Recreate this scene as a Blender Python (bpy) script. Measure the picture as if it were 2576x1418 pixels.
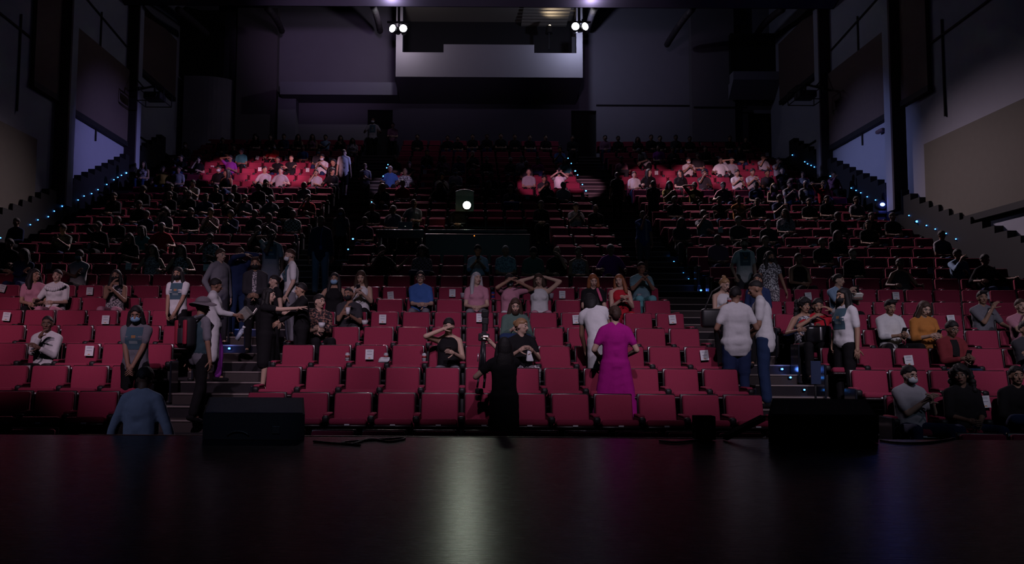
import bpy, bmesh, math, random
import numpy as np
from mathutils import Vector, Matrix
from mathutils.bvhtree import BVHTree

for o in list(bpy.data.objects):
    bpy.data.objects.remove(o)
SC = bpy.context.scene
COL = SC.collection
random.seed(7)
PI = math.pi

# ------------------------------------------------------------------ camera
W, HH = 2576, 1418
FPX = 2119.0
CX, CY = 1180.0, 735.0
ZC = 1.68
PITCH = math.radians(4.18)
ROLL = math.radians(0.32)
CAM = Vector((0, 0, ZC))
_F = Vector((0, math.cos(PITCH), math.sin(PITCH)))
_R0 = Vector((1, 0, 0))
_U0 = Vector((0, -math.sin(PITCH), math.cos(PITCH)))
_R = _R0 * math.cos(ROLL) + _U0 * math.sin(ROLL)
_U = -_R0 * math.sin(ROLL) + _U0 * math.cos(ROLL)
cam_data = bpy.data.cameras.new('camera')
cam = bpy.data.objects.new('camera', cam_data)
COL.objects.link(cam)
cam.matrix_world = Matrix(((_R.x, _U.x, -_F.x, 0), (_R.y, _U.y, -_F.y, 0), (_R.z, _U.z, -_F.z, ZC), (0, 0, 0, 1)))
cam_data.sensor_width = 36.0
cam_data.lens = FPX / W * 36.0
cam_data.shift_x = (W / 2 - CX) / W
cam_data.shift_y = (CY - HH / 2) / W
cam_data.clip_end = 200
SC.camera = cam


def project(p):
    q = Vector(p) - CAM
    w = q.dot(_F)
    return CX + FPX * q.dot(_R) / w, CY - FPX * q.dot(_U) / w


def ray(px, py):
    return _F + _R * ((px - CX) / FPX) - _U * ((py - CY) / FPX)


def at(px, py, d):
    """the point at depth y = d seen at pixel (px, py)"""
    r = ray(px, py)
    return CAM + r * (d / r.y)


def at_x(px, py, X):
    r = ray(px, py)
    return CAM + r * (X / r.x) if abs(r.x) > 1e-6 else None


def at_z(px, py, z):
    r = ray(px, py)
    return CAM + r * ((z - ZC) / r.z)


# ------------------------------------------------------------------ world, exposure, lights
SC.view_settings.view_transform = 'Standard'
SC.view_settings.look = 'None'
SC.view_settings.exposure = 0.0
SC.view_settings.gamma = 1.0
SC.view_settings.use_curve_mapping = False
SC.cycles.max_bounces = 4
SC.cycles.diffuse_bounces = 0
SC.cycles.glossy_bounces = 2
SC.cycles.transmission_bounces = 4
SC.cycles.transparent_max_bounces = 6
SC.cycles.sample_clamp_indirect = 2.0
SC.cycles.use_denoising = True
world = bpy.data.worlds.new('world')
SC.world = world
world.use_nodes = True
_bg = world.node_tree.nodes['Background']
_bg.inputs[0].default_value = (0.45, 0.45, 1.0, 1)
_bg.inputs[1].default_value = 0.0038


def spot(name, loc, aim, half, power, col, blend=0.6, radius=0.12):
    l = bpy.data.lights.new(name, 'SPOT')
    l.energy = power
    l.color = col
    l.spot_size = 2 * math.radians(half)
    l.spot_blend = blend
    l.shadow_soft_size = radius
    o = bpy.data.objects.new(name, l)
    COL.objects.link(o)
    o.location = loc
    o.rotation_euler = (Vector(aim) - Vector(loc)).to_track_quat('-Z', 'Y').to_euler()
    return o


# stage front lights that wash the first rows
for i in range(8):
    x = -8.05 + 2.3 * i
    ang = math.radians((30.2, 31.2, 32.6, 33.2, 33.2, 33.2, 32.6, 32.0)[i])
    spot('stage_front_light', (x, 3.0, 8.2), (x * 1.10, 13.6, 8.2 - 10.6 * math.tan(ang)), (12.2, 13.1, 14.4, 15.1, 15.1, 15.1, 14.5, 13.9)[i],
         (940, 950, 950, 930, 920, 880, 810, 750)[i],
         ((1.0, .66, .82), (1.0, .70, .90), (.97, .74, .98), (.95, .77, 1.0), (.94, .78, 1.0), (.93, .78, 1.0), (.90, .80, 1.0), (.86, .80, 1.0))[i], 0.68, 0.10)
# narrow pools on the upper rows
for (px, py, d, half, pw, c) in ((590, 428, 28.6, 2.6, 9500, (1, .46, .66)), (690, 426, 28.6, 2.7, 15000, (1, .48, .66)), (785, 428, 28.6, 2.4, 14000, (1, .50, .66)),
                                 (1455, 452, 28.0, 2.0, 10500, (1, .48, .74)), (1355, 462, 27.6, 2.0, 6500, (1, .48, .74)), (1625, 444, 28.6, 2.2, 7500, (1, .52, .66)),
                                 (1735, 447, 28.6, 2.5, 11000, (1, .50, .62)), (1865, 440, 28.8, 2.6, 9500, (1, .58, .74)), (985, 450, 28.0, 1.8, 5000, (.8, .6, 1.0))):
    spot('pool_light', (1.0 if px < 1200 else -1.0, 4.5, 9.0), at(px, py, d), half, pw, c, 0.5, 0.05)
# blue wash on the side walls from unseen spots added across the hall
spot('wall_wash', (11.6, 25.6, 11.5), (-12.35, 28.2, 8.0), 8.5, 5200, (.40, .38, 1.0), 1.0, 0.1)
spot('wall_wash', (-11.0, 25.6, 11.5), (12.95, 27.0, 7.5), 8.5, 4600, (.40, .46, 1.0), 1.0, 0.1)
spot('wall_wash', (-3.0, 14.5, 14.0), (12.95, 21.6, 5.6), 7.5, 230, (.66, .64, 1.0), 1.0, 0.3)
# unseen overhead spots added to rim-light the middle rows
for x in (-9.4, -4.7, 0.4, 5.2, 9.8):
    spot('overhead_rim_fill', (x, 26.2, 14.2), (x, 20.2, 4.2), 24, 420, (1.0, .72, .84), 0.9, 0.12)
# unseen spots added as dim violet bounce on back wall and beam
spot('back_wall_wash', (-1.0, 12.0, 9.5), (-6.2, 35.5, 14.8), 9.5, 950, (.74, .48, 1.0), 1.0, 0.5)
spot('back_wall_wash', (1.0, 12.0, 9.5), (6.5, 35.5, 14.2), 10, 240, (.80, .56, 1.0), 1.0, 0.5)
spot('beam_wash', (0, 14, 8.5), (-2.0, 29.2, 15.4), 20, 330, (.80, .60, 1.0), 1.0, 0.5)
# faint teal fill from added unseen spots on the rows behind the wash
for x in (-5.5, 0.8, 6.5):
    spot('teal_fill', (x * .4, 2.0, 7.4), (x, 18.2, 4.0), 11, 120, (.42, .80, 1.0), 1.0, 0.2)
# unseen dim blue fill spots added at the front of the house
spot('blue_front_fill', (-6.5, 1.0, 6.5), (-3.1, 7.75, 1.2), 9, 210, (.55, .62, 1.0), .8, .1)
spot('blue_front_fill', (-1.5, 0.5, 6.0), (-1.72, 6.6, 1.3), 4.5, 150, (.45, .58, 1.0), .8, .1)
spot('blue_front_fill', (8.5, 1.0, 6.5), (5.6, 10.0, .9), 8, 100, (.55, .75, 1.0), .8, .1)

# ------------------------------------------------------------------ materials
MATS = {}


def mat(name, col, rough=0.7, metal=0.0, emit=0.0, var=0.0, scale=30.0, bump=0.0, spec=0.5, ecol=None, alpha=1.0, trans=0.0, quiet=True):
    if name in MATS:
        return MATS[name]
    m = bpy.data.materials.new(name)
    m.use_nodes = True
    nt = m.node_tree
    b = nt.nodes['Principled BSDF']
    c = (col[0], col[1], col[2], 1)
    b.inputs['Base Color'].default_value = c
    b.inputs['Roughness'].default_value = rough
    b.inputs['Metallic'].default_value = metal
    b.inputs['Specular IOR Level'].default_value = spec
    if trans:
        b.inputs['Transmission Weight'].default_value = trans
    if alpha < 1:
        b.inputs['Alpha'].default_value = alpha
    if emit:
        b.inputs['Emission Color'].default_value = (*(ecol or col), 1)
        b.inputs['Emission Strength'].default_value = emit
        if quiet:
            m.cycles.emission_sampling = 'NONE'
    if var or bump:
        tc = nt.nodes.new('ShaderNodeTexCoord')
        n = nt.nodes.new('ShaderNodeTexNoise')
        n.inputs['Scale'].default_value = scale
        n.inputs['Detail'].default_value = 4
        nt.links.new(tc.outputs['Object'], n.inputs['Vector'])
        if var:
            mx = nt.nodes.new('ShaderNodeMix')
            mx.data_type = 'RGBA'
            mx.inputs['A'].default_value = (col[0] * (1 - var), col[1] * (1 - var), col[2] * (1 - var), 1)
            mx.inputs['B'].default_value = (min(1, col[0] * (1 + var)), min(1, col[1] * (1 + var)), min(1, col[2] * (1 + var)), 1)
            nt.links.new(n.outputs['Fac'], mx.inputs['Factor'])
            nt.links.new(mx.outputs['Result'], b.inputs['Base Color'])
        if bump:
            bp = nt.nodes.new('ShaderNodeBump')
            bp.inputs['Strength'].default_value = bump
            bp.inputs['Distance'].default_value = 0.01
            nt.links.new(n.outputs['Fac'], bp.inputs['Height'])
            nt.links.new(bp.outputs['Normal'], b.inputs['Normal'])
    MATS[name] = m
    return m


def pattern_mat(name, c1, c2, kind='noise', scale=30.0, lo=.45, hi=.55):
    if name in MATS:
        return MATS[name]
    m = mat(name, c1, .85)
    nt = m.node_tree
    b = nt.nodes['Principled BSDF']
    tc = nt.nodes.new('ShaderNodeTexCoord')
    if kind == 'stripe':
        n = nt.nodes.new('ShaderNodeTexWave')
        n.bands_direction = 'Z'
    elif kind == 'vstripe':
        n = nt.nodes.new('ShaderNodeTexWave')
        n.bands_direction = 'X'
    elif kind == 'check':
        n = nt.nodes.new('ShaderNodeTexChecker')
    else:
        n = nt.nodes.new('ShaderNodeTexNoise')
    n.inputs['Scale'].default_value = scale
    nt.links.new(tc.outputs['Object'], n.inputs['Vector'])
    r = nt.nodes.new('ShaderNodeValToRGB')
    r.color_ramp.elements[0].position = lo
    r.color_ramp.elements[1].position = hi
    r.color_ramp.elements[0].color = (*c1, 1)
    r.color_ramp.elements[1].color = (*c2, 1)
    nt.links.new(n.outputs['Fac'], r.inputs['Fac'])
    nt.links.new(r.outputs['Color'], b.inputs['Base Color'])
    return m


# ------------------------------------------------------------------ geometry helpers
_sph = {}


def _unit_sphere(n):
    if n not in _sph:
        V = [(0, 0, 1)]
        rings = max(4, n // 2)
        for i in range(1, rings):
            t = PI * i / rings
            for j in range(n):
                p = 2 * PI * j / n
                V.append((math.sin(t) * math.cos(p), math.sin(t) * math.sin(p), math.cos(t)))
        V.append((0, 0, -1))
        Fc = []
        for j in range(n):
            Fc.append((0, 1 + j, 1 + (j + 1) % n))
        for i in range(rings - 2):
            a = 1 + i * n
            for j in range(n):
                k = (j + 1) % n
                Fc.append((a + j, a + n + j, a + n + k, a + k))
        last = len(V) - 1
        a = 1 + (rings - 2) * n
        for j in range(n):
            Fc.append((a + j, last, a + (j + 1) % n))
        _sph[n] = (np.array(V), Fc)
    return _sph[n]


def basis(z, hint=(1, 0, 0)):
    z = Vector(z).normalized()
    x = Vector(hint)
    x = x - z * x.dot(z)
    if x.length < 1e-4:
        x = Vector((0, 1, 0)) - z * z.y
        if x.length < 1e-4:
            x = Vector((0, 0, 1))
    x.normalize()
    y = z.cross(x)
    return np.array([[x.x, y.x, z.x], [x.y, y.y, z.y], [x.z, y.z, z.z]])


class Geo:
    def __init__(s):
        s.V, s.F, s.M = [], [], []

    def add(s, V, Fc, m=0):
        b = len(s.V)
        s.V += [tuple(map(float, v)) for v in V]
        s.F += [tuple(i + b for i in f) for f in Fc]
        s.M += [m] * len(Fc)
        return s

    def ball(s, c, r, rot=None, n=12, m=0):
        V, Fc = _unit_sphere(n)
        r = np.array(r if hasattr(r, '__len__') else (r, r, r))
        P = V * r
        if rot is not None:
            P = P @ np.array(rot).T
        return s.add(P + np.array(c), Fc, m)

    def cap(s, p, rp, q, rq, n=10, m=0):
        """tapered capsule"""
        p, q = np.array(p, float), np.array(q, float)
        ax = q - p
        L = np.linalg.norm(ax)
        if L < 1e-6:
            return s.ball(p, max(rp, rq), n=n, m=m)
        B = basis(ax)
        prof = [(-rp, 0.0), (-rp * .7, rp * .714), (0, rp), (L, rq), (L + rq * .7, rq * .714), (L + rq, 0.0)]
        V, Fc = [], []
        V.append((0, 0, prof[0][0]))
        for (h, r) in prof[1:-1]:
            for j in range(n):
                a = 2 * PI * j / n
                V.append((r * math.cos(a), r * math.sin(a), h))
        V.append((0, 0, prof[-1][0]))
        for j in range(n):
            Fc.append((0, 1 + (j + 1) % n, 1 + j))
        for i in range(3):
            a = 1 + i * n
            for j in range(n):
                k = (j + 1) % n
                Fc.append((a + j, a + k, a + n + k, a + n + j))
        last = len(V) - 1
        a = 1 + 3 * n
        for j in range(n):
            Fc.append((a + j, a + (j + 1) % n, last))
        return s.add(np.array(V) @ B.T + p, Fc, m)

    def box(s, lo, hi, m=0):
        x0, y0, z0 = lo
        x1, y1, z1 = hi
        V = [(x0, y0, z0), (x1, y0, z0), (x1, y1, z0), (x0, y1, z0), (x0, y0, z1), (x1, y0, z1), (x1, y1, z1), (x0, y1, z1)]
        return s.add(V, [(0, 3, 2, 1), (4, 5, 6, 7), (0, 1, 5, 4), (1, 2, 6, 5), (2, 3, 7, 6), (3, 0, 4, 7)], m)

    def rbox(s, c, size, r=0.02, rot=None, m=0, seg=2):
        bm = bmesh.new()
        bmesh.ops.create_cube(bm, size=1)
        for v in bm.verts:
            v.co = Vector((v.co.x * size[0], v.co.y * size[1], v.co.z * size[2]))
        r = min(r, .49 * min(size))
        bmesh.ops.bevel(bm, geom=list(bm.edges), offset=r, segments=seg, profile=0.5, affect='EDGES')
        bm.verts.index_update()
        P = np.array([v.co[:] for v in bm.verts])
        Fc = [tuple(v.index for v in f.verts) for f in bm.faces]
        bm.free()
        if rot is not None:
            P = P @ np.array(rot).T
        return s.add(P + np.array(c), Fc, m)

    def prism(s, pts, y0, y1, m=0, axis='y'):
        """closed outline in (a, z) swept along an axis"""
        n = len(pts)
        if axis == 'y':
            V = [(a, y0, b) for a, b in pts] + [(a, y1, b) for a, b in pts]
        else:
            V = [(y0, a, b) for a, b in pts] + [(y1, a, b) for a, b in pts]
        Fc = [tuple(range(n)), tuple(range(2 * n - 1, n - 1, -1))]
        for i in range(n):
            j = (i + 1) % n
            Fc.append((i, i + n, j + n, j))
        return s.add(V, Fc, m)

    def tube(s, path, r, n=8, m=0):
        for a, b in zip(path[:-1], path[1:]):
            s.cap(a, r, b, r, n, m)
        return s

    def cyl(s, p, q, r, n=16, m=0, r2=None):
        p, q = np.array(p, float), np.array(q, float)
        B = basis(q - p)
        r2 = r if r2 is None else r2
        V = []
        for c, rr in ((p, r), (q, r2)):
            for j in range(n):
                a = 2 * PI * j / n
                V.append(np.array((rr * math.cos(a), rr * math.sin(a), 0)) @ B.T + c)
        Fc = [tuple(range(n - 1, -1, -1)), tuple(range(n, 2 * n))]
        for j in range(n):
            k = (j + 1) % n
            Fc.append((j, k, n + k, n + j))
        return s.add(V, Fc, m)

    def mesh(s, name, mats, smooth=True):
        me = bpy.data.meshes.new(name)
        me.from_pydata(s.V, [], s.F)
        for mt in (mats if isinstance(mats, (list, tuple)) else [mats]):
            me.materials.append(mt)
        me.polygons.foreach_set('material_index', np.array(s.M, dtype=np.int32))
        if smooth:
            me.polygons.foreach_set('use_smooth', np.ones(len(s.F), dtype=bool))
        me.update()
        return me


def fixn(me):
    bm = bmesh.new()
    bm.from_mesh(me)
    bmesh.ops.recalc_face_normals(bm, faces=bm.faces)
    bm.to_mesh(me)
    bm.free()
    return me


def link(name, me, parent=None, loc=None):
    o = bpy.data.objects.new(name, me)
    COL.objects.link(o)
    if parent is not None:
        o.parent = parent
    if loc is not None:
        o.location = loc
    return o


def tag(o, label, cat, group=None, kind=None):
    o['label'] = label
    o['category'] = cat
    if group:
        o['group'] = group
    if kind:
        o['kind'] = kind
    return o


def empty(name, loc, rz=0.0):
    o = bpy.data.objects.new(name, None)
    o.empty_display_size = 0.1
    COL.objects.link(o)
    o.location = loc
    o.rotation_euler = (0, 0, rz)
    return o


def struct(name, g, m, smooth=False, label=None):
    o = link(name, fixn(g.mesh(name, m, smooth)))
    o['kind'] = 'structure'
    if label:
        o['label'] = label
    return o


TMP = bpy.data.scenes.new('work')


def remesh(g, voxel, smooth=4):
    """fuse overlapping closed shapes into one continuous skin"""
    me = g.mesh('tmp', mat('skin_tan', (.42, .24, .16), .6), False)
    o = bpy.data.objects.new('tmp', me)
    TMP.collection.objects.link(o)
    r = o.modifiers.new('r', 'REMESH')
    r.mode = 'VOXEL'
    r.voxel_size = voxel
    if smooth:
        sm = o.modifiers.new('s', 'SMOOTH')
        sm.factor = .5
        sm.iterations = smooth
    vl = TMP.view_layers[0]
    vl.update()
    out = bpy.data.meshes.new_from_object(o.evaluated_get(vl.depsgraph))
    bpy.data.objects.remove(o)
    bpy.data.meshes.remove(me)
    n = len(out.vertices)
    co = np.empty(n * 3)
    out.vertices.foreach_get('co', co)
    gg = Geo()
    gg.V = [tuple(v) for v in co.reshape(-1, 3)]
    gg.F = [tuple(p.vertices) for p in out.polygons]
    gg.M = [0] * len(gg.F)
    bpy.data.meshes.remove(out)
    return gg

# ------------------------------------------------------------------ rows
NR = 27
ROW_Y = [1085, 988, 923.5, 868, 822, 784, 752, 721, 693, 667, 641, 616, 591, 569, 548, 528, 509, 490, 473, 457, 441, 425, 410, 395.5, 381, 367, 353]
D = [9.03] + [10.6 + .95 * k for k in range(26)]
TOP = [at(1180, ROW_Y[k], D[k]).z for k in range(NR)]
FLOOR = [t - .87 for t in TOP]
FLOOR[0] = 0.0
TOP[0] = .87
PITCH_X = .543
CL, CR = -2.80, -2.80 + 12 * .543      # centre block
LR = -4.36                             # inner edge of the left block
RL = 5.20                              # inner edge of the right block
LL = LR - 12 * PITCH_X
RR = RL + 12 * PITCH_X
WL, WR = -12.35, 12.95                 # side walls
RISER = .14                            # riser of row k lies this far behind the back of row k-1
YB = 35.6                              # back wall
ZB = FLOOR[26]
CEIL = 17.6


def tier_z(y):
    for k in range(NR - 1, 0, -1):
        if y > D[k - 1] + RISER:
            return FLOOR[k]
    return 0.0


def aisle_z(y):
    for k in range(NR - 1, 0, -1):
        a = D[k - 1] + RISER
        if y > a:
            return FLOOR[k]
        if y > a - .46:
            return (FLOOR[k] + FLOOR[k - 1]) / 2
    return 0.0


def in_aisle(x):
    return LR < x < CL or CR < x < RL or x < LL or x > RR


def ground(x, y):
    return aisle_z(y) if in_aisle(x) else tier_z(y)


M_white = mat('wall_paint', (.54, .54, .64), .85, var=.04, scale=3)
M_back = mat('back_wall_paint', (.48, .45, .53), .85, var=.05, scale=2)
M_brown = mat('brown_acoustic_panel', (.17, .115, .10), .8, var=.12, scale=6)
M_olive = mat('tan_acoustic_panel', (.20, .18, .15), .85, var=.06, scale=6)
M_col = mat('brown_column_paint', (.10, .075, .085), .8, var=.1, scale=5)
M_dark = mat('black_paint', (.012, .012, .014), .7)
M_carpet = mat('dark_carpet', (.018, .014, .018), .95, var=.3, scale=60)
M_step = mat('aisle_step_wood', (.05, .035, .035), .7, var=.2, scale=20)
M_nose = mat('step_nosing', (.30, .24, .23), .32, var=.1, scale=20)
M_stage = None


def stage_mat():
    m = mat('stage_vinyl', (.008, .008, .015), .3, spec=.035)
    nt = m.node_tree
    b = nt.nodes['Principled BSDF']
    tc = nt.nodes.new('ShaderNodeTexCoord')
    mp = nt.nodes.new('ShaderNodeMapping')
    mp.inputs['Scale'].default_value = (1.2, 14, 1)
    nz = nt.nodes.new('ShaderNodeTexNoise')
    nz.inputs['Scale'].default_value = 6
    nz.inputs['Detail'].default_value = 8
    nz.inputs['Roughness'].default_value = .7
    nt.links.new(tc.outputs['Object'], mp.inputs['Vector'])
    nt.links.new(mp.outputs['Vector'], nz.inputs['Vector'])
    bp = nt.nodes.new('ShaderNodeBump')
    bp.inputs['Strength'].default_value = .10
    bp.inputs['Distance'].default_value = .002
    nt.links.new(nz.outputs['Fac'], bp.inputs['Height'])
    nt.links.new(bp.outputs['Normal'], b.inputs['Normal'])
    mr = nt.nodes.new('ShaderNodeMapRange')
    mr.inputs['To Min'].default_value = .22
    mr.inputs['To Max'].default_value = .32
    nt.links.new(nz.outputs['Fac'], mr.inputs['Value'])
    nt.links.new(mr.outputs['Result'], b.inputs['Roughness'])
    return m


M_stage = stage_mat()
SZ = 1.0                               # stage height
SE = at_z(1180, 1099, SZ).y            # stage front edge

# ---- stage
g = Geo()
SEAM = at_z(1180, 1258.5, SZ).y
g.box((-16, SEAM + .004, SZ - .03), (16, SE, SZ))
g.box((-16, -4, SZ - .03), (16, SEAM - .004, SZ + .0015))
struct('floor_stage', g, M_stage, label='black vinyl stage floor with one long seam')
g = Geo()
g.box((-16, -4, 0), (16, SE - .02, SZ - .031))
struct('stage_platform_wall', g, M_dark)
g = Geo()
g.box((-3.2, SE, SZ - .06), (3.0, SE + .03, SZ + .004))
struct('trim_1', g, mat('stage_edge_wood', (.16, .05, .03), .5, var=.2, scale=15), label='reddish wooden lip along the stage edge')

# ---- stepped seating floor and aisle steps
g = Geo()
g.box((-14, SE - .5, -.2), (14, D[0] + RISER, 0.0))
for k in range(1, NR):
    y0 = D[k - 1] + RISER
    y1 = D[k] + RISER if k < NR - 1 else YB
    g.box((-12.6, y0, FLOOR[k] - .75), (13.2, y1 + .01, FLOOR[k]))
struct('floor', g, M_carpet, label='dark carpeted seating tiers rising to the back')
AISLES = [(LR, CL), (CR, RL), (WL + .25, LL), (RR, WR - .25)]
for i, (xa, xb) in enumerate(AISLES):
    g = Geo()
    gn = Geo()
    for k in range(1, NR):
        y0 = D[k - 1] + RISER
        zm = (FLOOR[k] + FLOOR[k - 1]) / 2
        g.box((xa, y0 - .46, FLOOR[k - 1] - .05), (xb, y0 + .005, zm))
        for (yy, zz) in ((y0 - .46, zm), (y0, FLOOR[k])):
            gn.box((xa + .02, yy - .012, zz - .014), (xb - .02, yy + .03, zz + .006))
    o = struct('floor_aisle_steps', g, M_step)
    o['label'] = 'flight of aisle steps with pale nosings'
    if i < 2:
        n = link('step_nosing', gn.mesh('step_nosing', M_nose, False), o)

# ---- side walls, dado, columns, acoustic panels
for side, X, s in (('left', WL, 1), ('right', WR, -1)):
    g = Geo()
    g.box((min(X, X - s * .3), 14, -.2), (max(X, X - s * .3), YB + .3, CEIL))
    struct('wall_' + side, g, M_white)
    # stepped dark dado that follows the wall steps
    g = Geo()
    for k in range(5, NR - 1):
        for h in range(2):
            y0 = D[k - 1] + RISER - .46 + h * .475
            z0 = FLOOR[k - 1] + (FLOOR[k] - FLOOR[k - 1]) * (h + 1) / 2
            g.box((min(X, X + s * .22), y0, z0 - .8), (max(X, X + s * .22), y0 + .476, z0 + 1.06))
    struct('trim_2' if s > 0 else 'trim_3', g, M_dark, label='black stepped dado along the wall steps')
    # columns
    for (px, d) in (((159 if s > 0 else 2268), 24.6), ((333 if s > 0 else 2080), 29.6)):
        g = Geo()
        xi = X + s * .40
        zf = tier_z(d) + .7
        g.box((min(X, xi), d, zf), (max(X, xi), d + .10, CEIL))
        struct('column', g, M_col, label='tall dark brown wall column')
        g = Geo()
        g.box((min(X, xi - s * .02), d + .10, zf), (max(X, xi - s * .02), d + .5, CEIL))
        struct('column_return_wall', g, M_white)
    # hung acoustic panels (rectangles standing off the wall)
    zo = ZC

    def panel(y0, y1, z0, z1, m, lab):
        th = .14
        r = empty('acoustic_panel', (X, (y0 + y1) / 2, z0))
        tag(r, lab, 'wall panel', 'acoustic panels on the side walls')
        gp = Geo()
        gp.box((min(s * .05, s * th), y0 - (y0 + y1) / 2, 0), (max(s * .05, s * th), y1 - (y0 + y1) / 2, z1 - z0))
        link('panel_face', fixn(gp.mesh('panel_face', m, False)), r)
        gp = Geo()
        gp.box((min(s * .0, s * (th + .02)), y0 - (y0 + y1) / 2 - .03, -.17), (max(0, s * (th + .02)), y1 - (y0 + y1) / 2 + .03, -.002))
        link('bottom_rail', fixn(gp.mesh('bottom_rail', M_dark, False)), r)
    where = 'wall beside the left seat block' if s > 0 else 'wall beside the right seat block'
    panel(25.25, 29.55, 9.15, 11.75, M_brown, 'large brown panel between the two columns, ' + where)
    panel(23.1, 24.55, 9.25, 14.0, M_brown, 'tall brown panel high up next to the column, ' + where)
    panel(17.5, 23.4, 5.30, 7.65, M_olive, 'long tan panel low on the ' + where)
    panel(30.3, 34.2, 12.2, 14.6, M_brown, 'dim brown panel high at the back corner, ' + where)
    # conduit lines
    g = Geo()
    xx = X + s * .03
    for (a, b) in (((xx, 19.0, 10.6), (xx, 24.4, 10.4)), ((xx, 22.5, 8.2), (xx, 22.5, 10.9)), ((xx, 27.3, 8.6), (xx, 27.3, 9.2)),
                   ((xx, 27.4, 11.8), (xx, 27.4, 13.0)), ((xx, 25.2, 13.1), (xx, 29.5, 12.6)), ((xx, 23.5, 5.0), (xx, 24.5, 5.0)),
                   ((xx, 23.5, 5.9), (xx, 24.6, 5.9)), ((xx, 30.2, 9.7), (xx, 34.9, 9.7))):
        g.cyl(a, b, .03, 6)
    struct('trim_4' if s > 0 else 'trim_5', g, M_dark, label='thin dark conduit on the side wall')
    # small wall boxes (dimmed signs / sockets)
    for (y, z) in ((25.0, 8.0), (30.1, 8.55)):
        g = Geo()
        g.rbox((X + s * .06, y + .02, z), (.08, .12, .3), .01)
        tag(link('wall_box', g.mesh('wall_box', mat('grey_plastic', (.12, .14, .13), .5), False)),
            'small grey box on the wall beside the %s column, %s' % ('near' if y < 27 else 'far', where), 'wall box', 'wall boxes')
g = Geo()
g.rbox((WR - .12, 25.9, 8.7), (.16, .42, .12), .05)
tag(link('emergency_light', g.mesh('emergency_light', mat('pink_grey_plastic', (.25, .16, .18), .5))), 'small oblong emergency light high on the wall by the blue beam lamp', 'emergency light')

# ---- back wall with door openings, beams, recesses
DOORS = []
for i, (x0, x1, yt) in enumerate(((925, 988, 276), (1437, 1500, 278), (400, 463, 271), (1882, 1942, 285))):
    a, b = at(x0, yt, YB), at(x1, yt, YB)
    DOORS.append((a.x, b.x, a.z))
cuts = sorted(DOORS)
g = Geo()
xs = WL
for (a, b, z) in cuts:
    g.box((xs, YB, ZB - .2), (a, YB + .3, CEIL))
    g.box((a, YB, z), (b, YB + .3, CEIL))
    xs = b
g.box((xs, YB, ZB - .2), (WR, YB + .3, CEIL))
struct('wall_back', g, M_back)
for i, (a, b, z) in enumerate(DOORS):
    o = empty('door_%d' % (i + 1), (a, YB + .2, ZB))
    o['kind'] = 'structure'
    o['label'] = 'dark doorway in the back wall'
    g = Geo()
    g.box((0, 0, 0), (b - a, .05, z - ZB))
    link('door_leaf', g.mesh('door_leaf', M_dark, False), o)
    g = Geo()
    g.rbox((.12, -.04, 1.0), (.03, .05, .16), .01)
    link('door_handle', g.mesh('door_handle', mat('dull_steel', (.2, .2, .2), .4, 1.0)), o)


def back_box(name, px0, px1, py0, py1, d0, d1, m, bevel=None, lab=None):
    a, b = at(px0, py1, d0), at(px1, py0, d0)
    gg = Geo()
    gg.box((a.x, d0, a.z), (b.x, d1, b.z))
    return struct(name, gg, m, label=lab)


back_box('beam', 704, 1000, 207, 237, 34.4, YB, M_white, lab='pale horizontal bulkhead beside the booth')
back_box('column_back', 697, 745, 237, 356, 35.0, YB, M_white, lab='pale pier below the bulkhead')
back_box('wall_jog', 590, 700, 20, 356, 35.2, YB, mat('darker_wall_paint', (.34, .30, .33), .85))  # wall jogs in a paint darker than the back wall
back_box('wall_jog', 1742, 1845, 20, 356, 35.2, YB, mat('darker_wall_paint', (.34, .30, .33), .85))
# curved corner bulkhead and side balconies
g = Geo()
pts = []
a, b = at(463, 190, 34.75), at(588, 190, 34.75)
zt, zb2 = a.z, ZB
n = 12
for i in range(n + 1):
    t = i / n
    pts.append((a.x + (b.x - a.x) * t, 34.75 + (YB - 34.75) * t ** 4))
prof = [(x, y) for x, y in pts] + [(b.x, YB), (a.x, YB)]
V = [(x, y, zb2) for x, y in prof] + [(x, y, zt) for x, y in prof]
m_ = len(prof)
g.add(V, [tuple(range(m_)), tuple(range(2 * m_ - 1, m_ - 1, -1))] + [(i, (i + 1) % m_, (i + 1) % m_ + m_, i + m_) for i in range(m_)])
struct('wall_corner', g, M_back, label='rounded corner wall under the dark side balcony')
for (x0, x1, y0, y1, d) in ((356, 556, 26, 189, 34.9), (1840, 1966, 84, 189, 34.9)):
    a, b = at(x0, y1, d), at(x1, y0, d)
    r = empty('side_balcony_wall', ((a.x + b.x) / 2, d, a.z))
    r['kind'] = 'structure'
    r['label'] = 'balcony opening high in the back corner, its shade painted black'
    w = b.x - a.x
    h = b.z - a.z
    g = Geo()
    g.box((-w / 2, .0, 0), (w / 2, .6, h))
    link('opening', fixn(g.mesh('opening', M_dark, False)), r)  # solid black block paints the shade inside the balcony
    if x0 > 1000:
        g = Geo()
        g.prism([(-w / 2 - .08, -.35), (w / 2 + .1, -.35), (w / 2 + .1, 0), (-w / 2 - .08, 0)], -.5, .0)
        g.add([(-w / 2 - .08, -.5, -.35), (w / 2 + .1, -.5, -.35), (w / 2 + .1, .2, -1.0), (-w / 2 - .08, .2, -1.0), (-w / 2 - .08, 0.2, -.35), (w / 2 + .1, .2, -.35)],
              [(0, 1, 2, 3), (0, 3, 4), (1, 5, 2), (0, 4, 5, 1)])
        link('sill', fixn(g.mesh('sill', M_back, False)), r)

g = Geo()
a, b = at(1500, 265, YB), at(1740, 268, YB)
g.box((a.x, YB - .04, a.z - .03), (b.x, YB, a.z + .03))
a, b = at(1745, 270, 35.2), at(1880, 270, 35.2)
g.box((a.x, 35.16, a.z - .03), (b.x, 35.2, a.z + .03))
struct('trim_6', g, M_dark, label='thin dark rail along the back wall')

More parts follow.
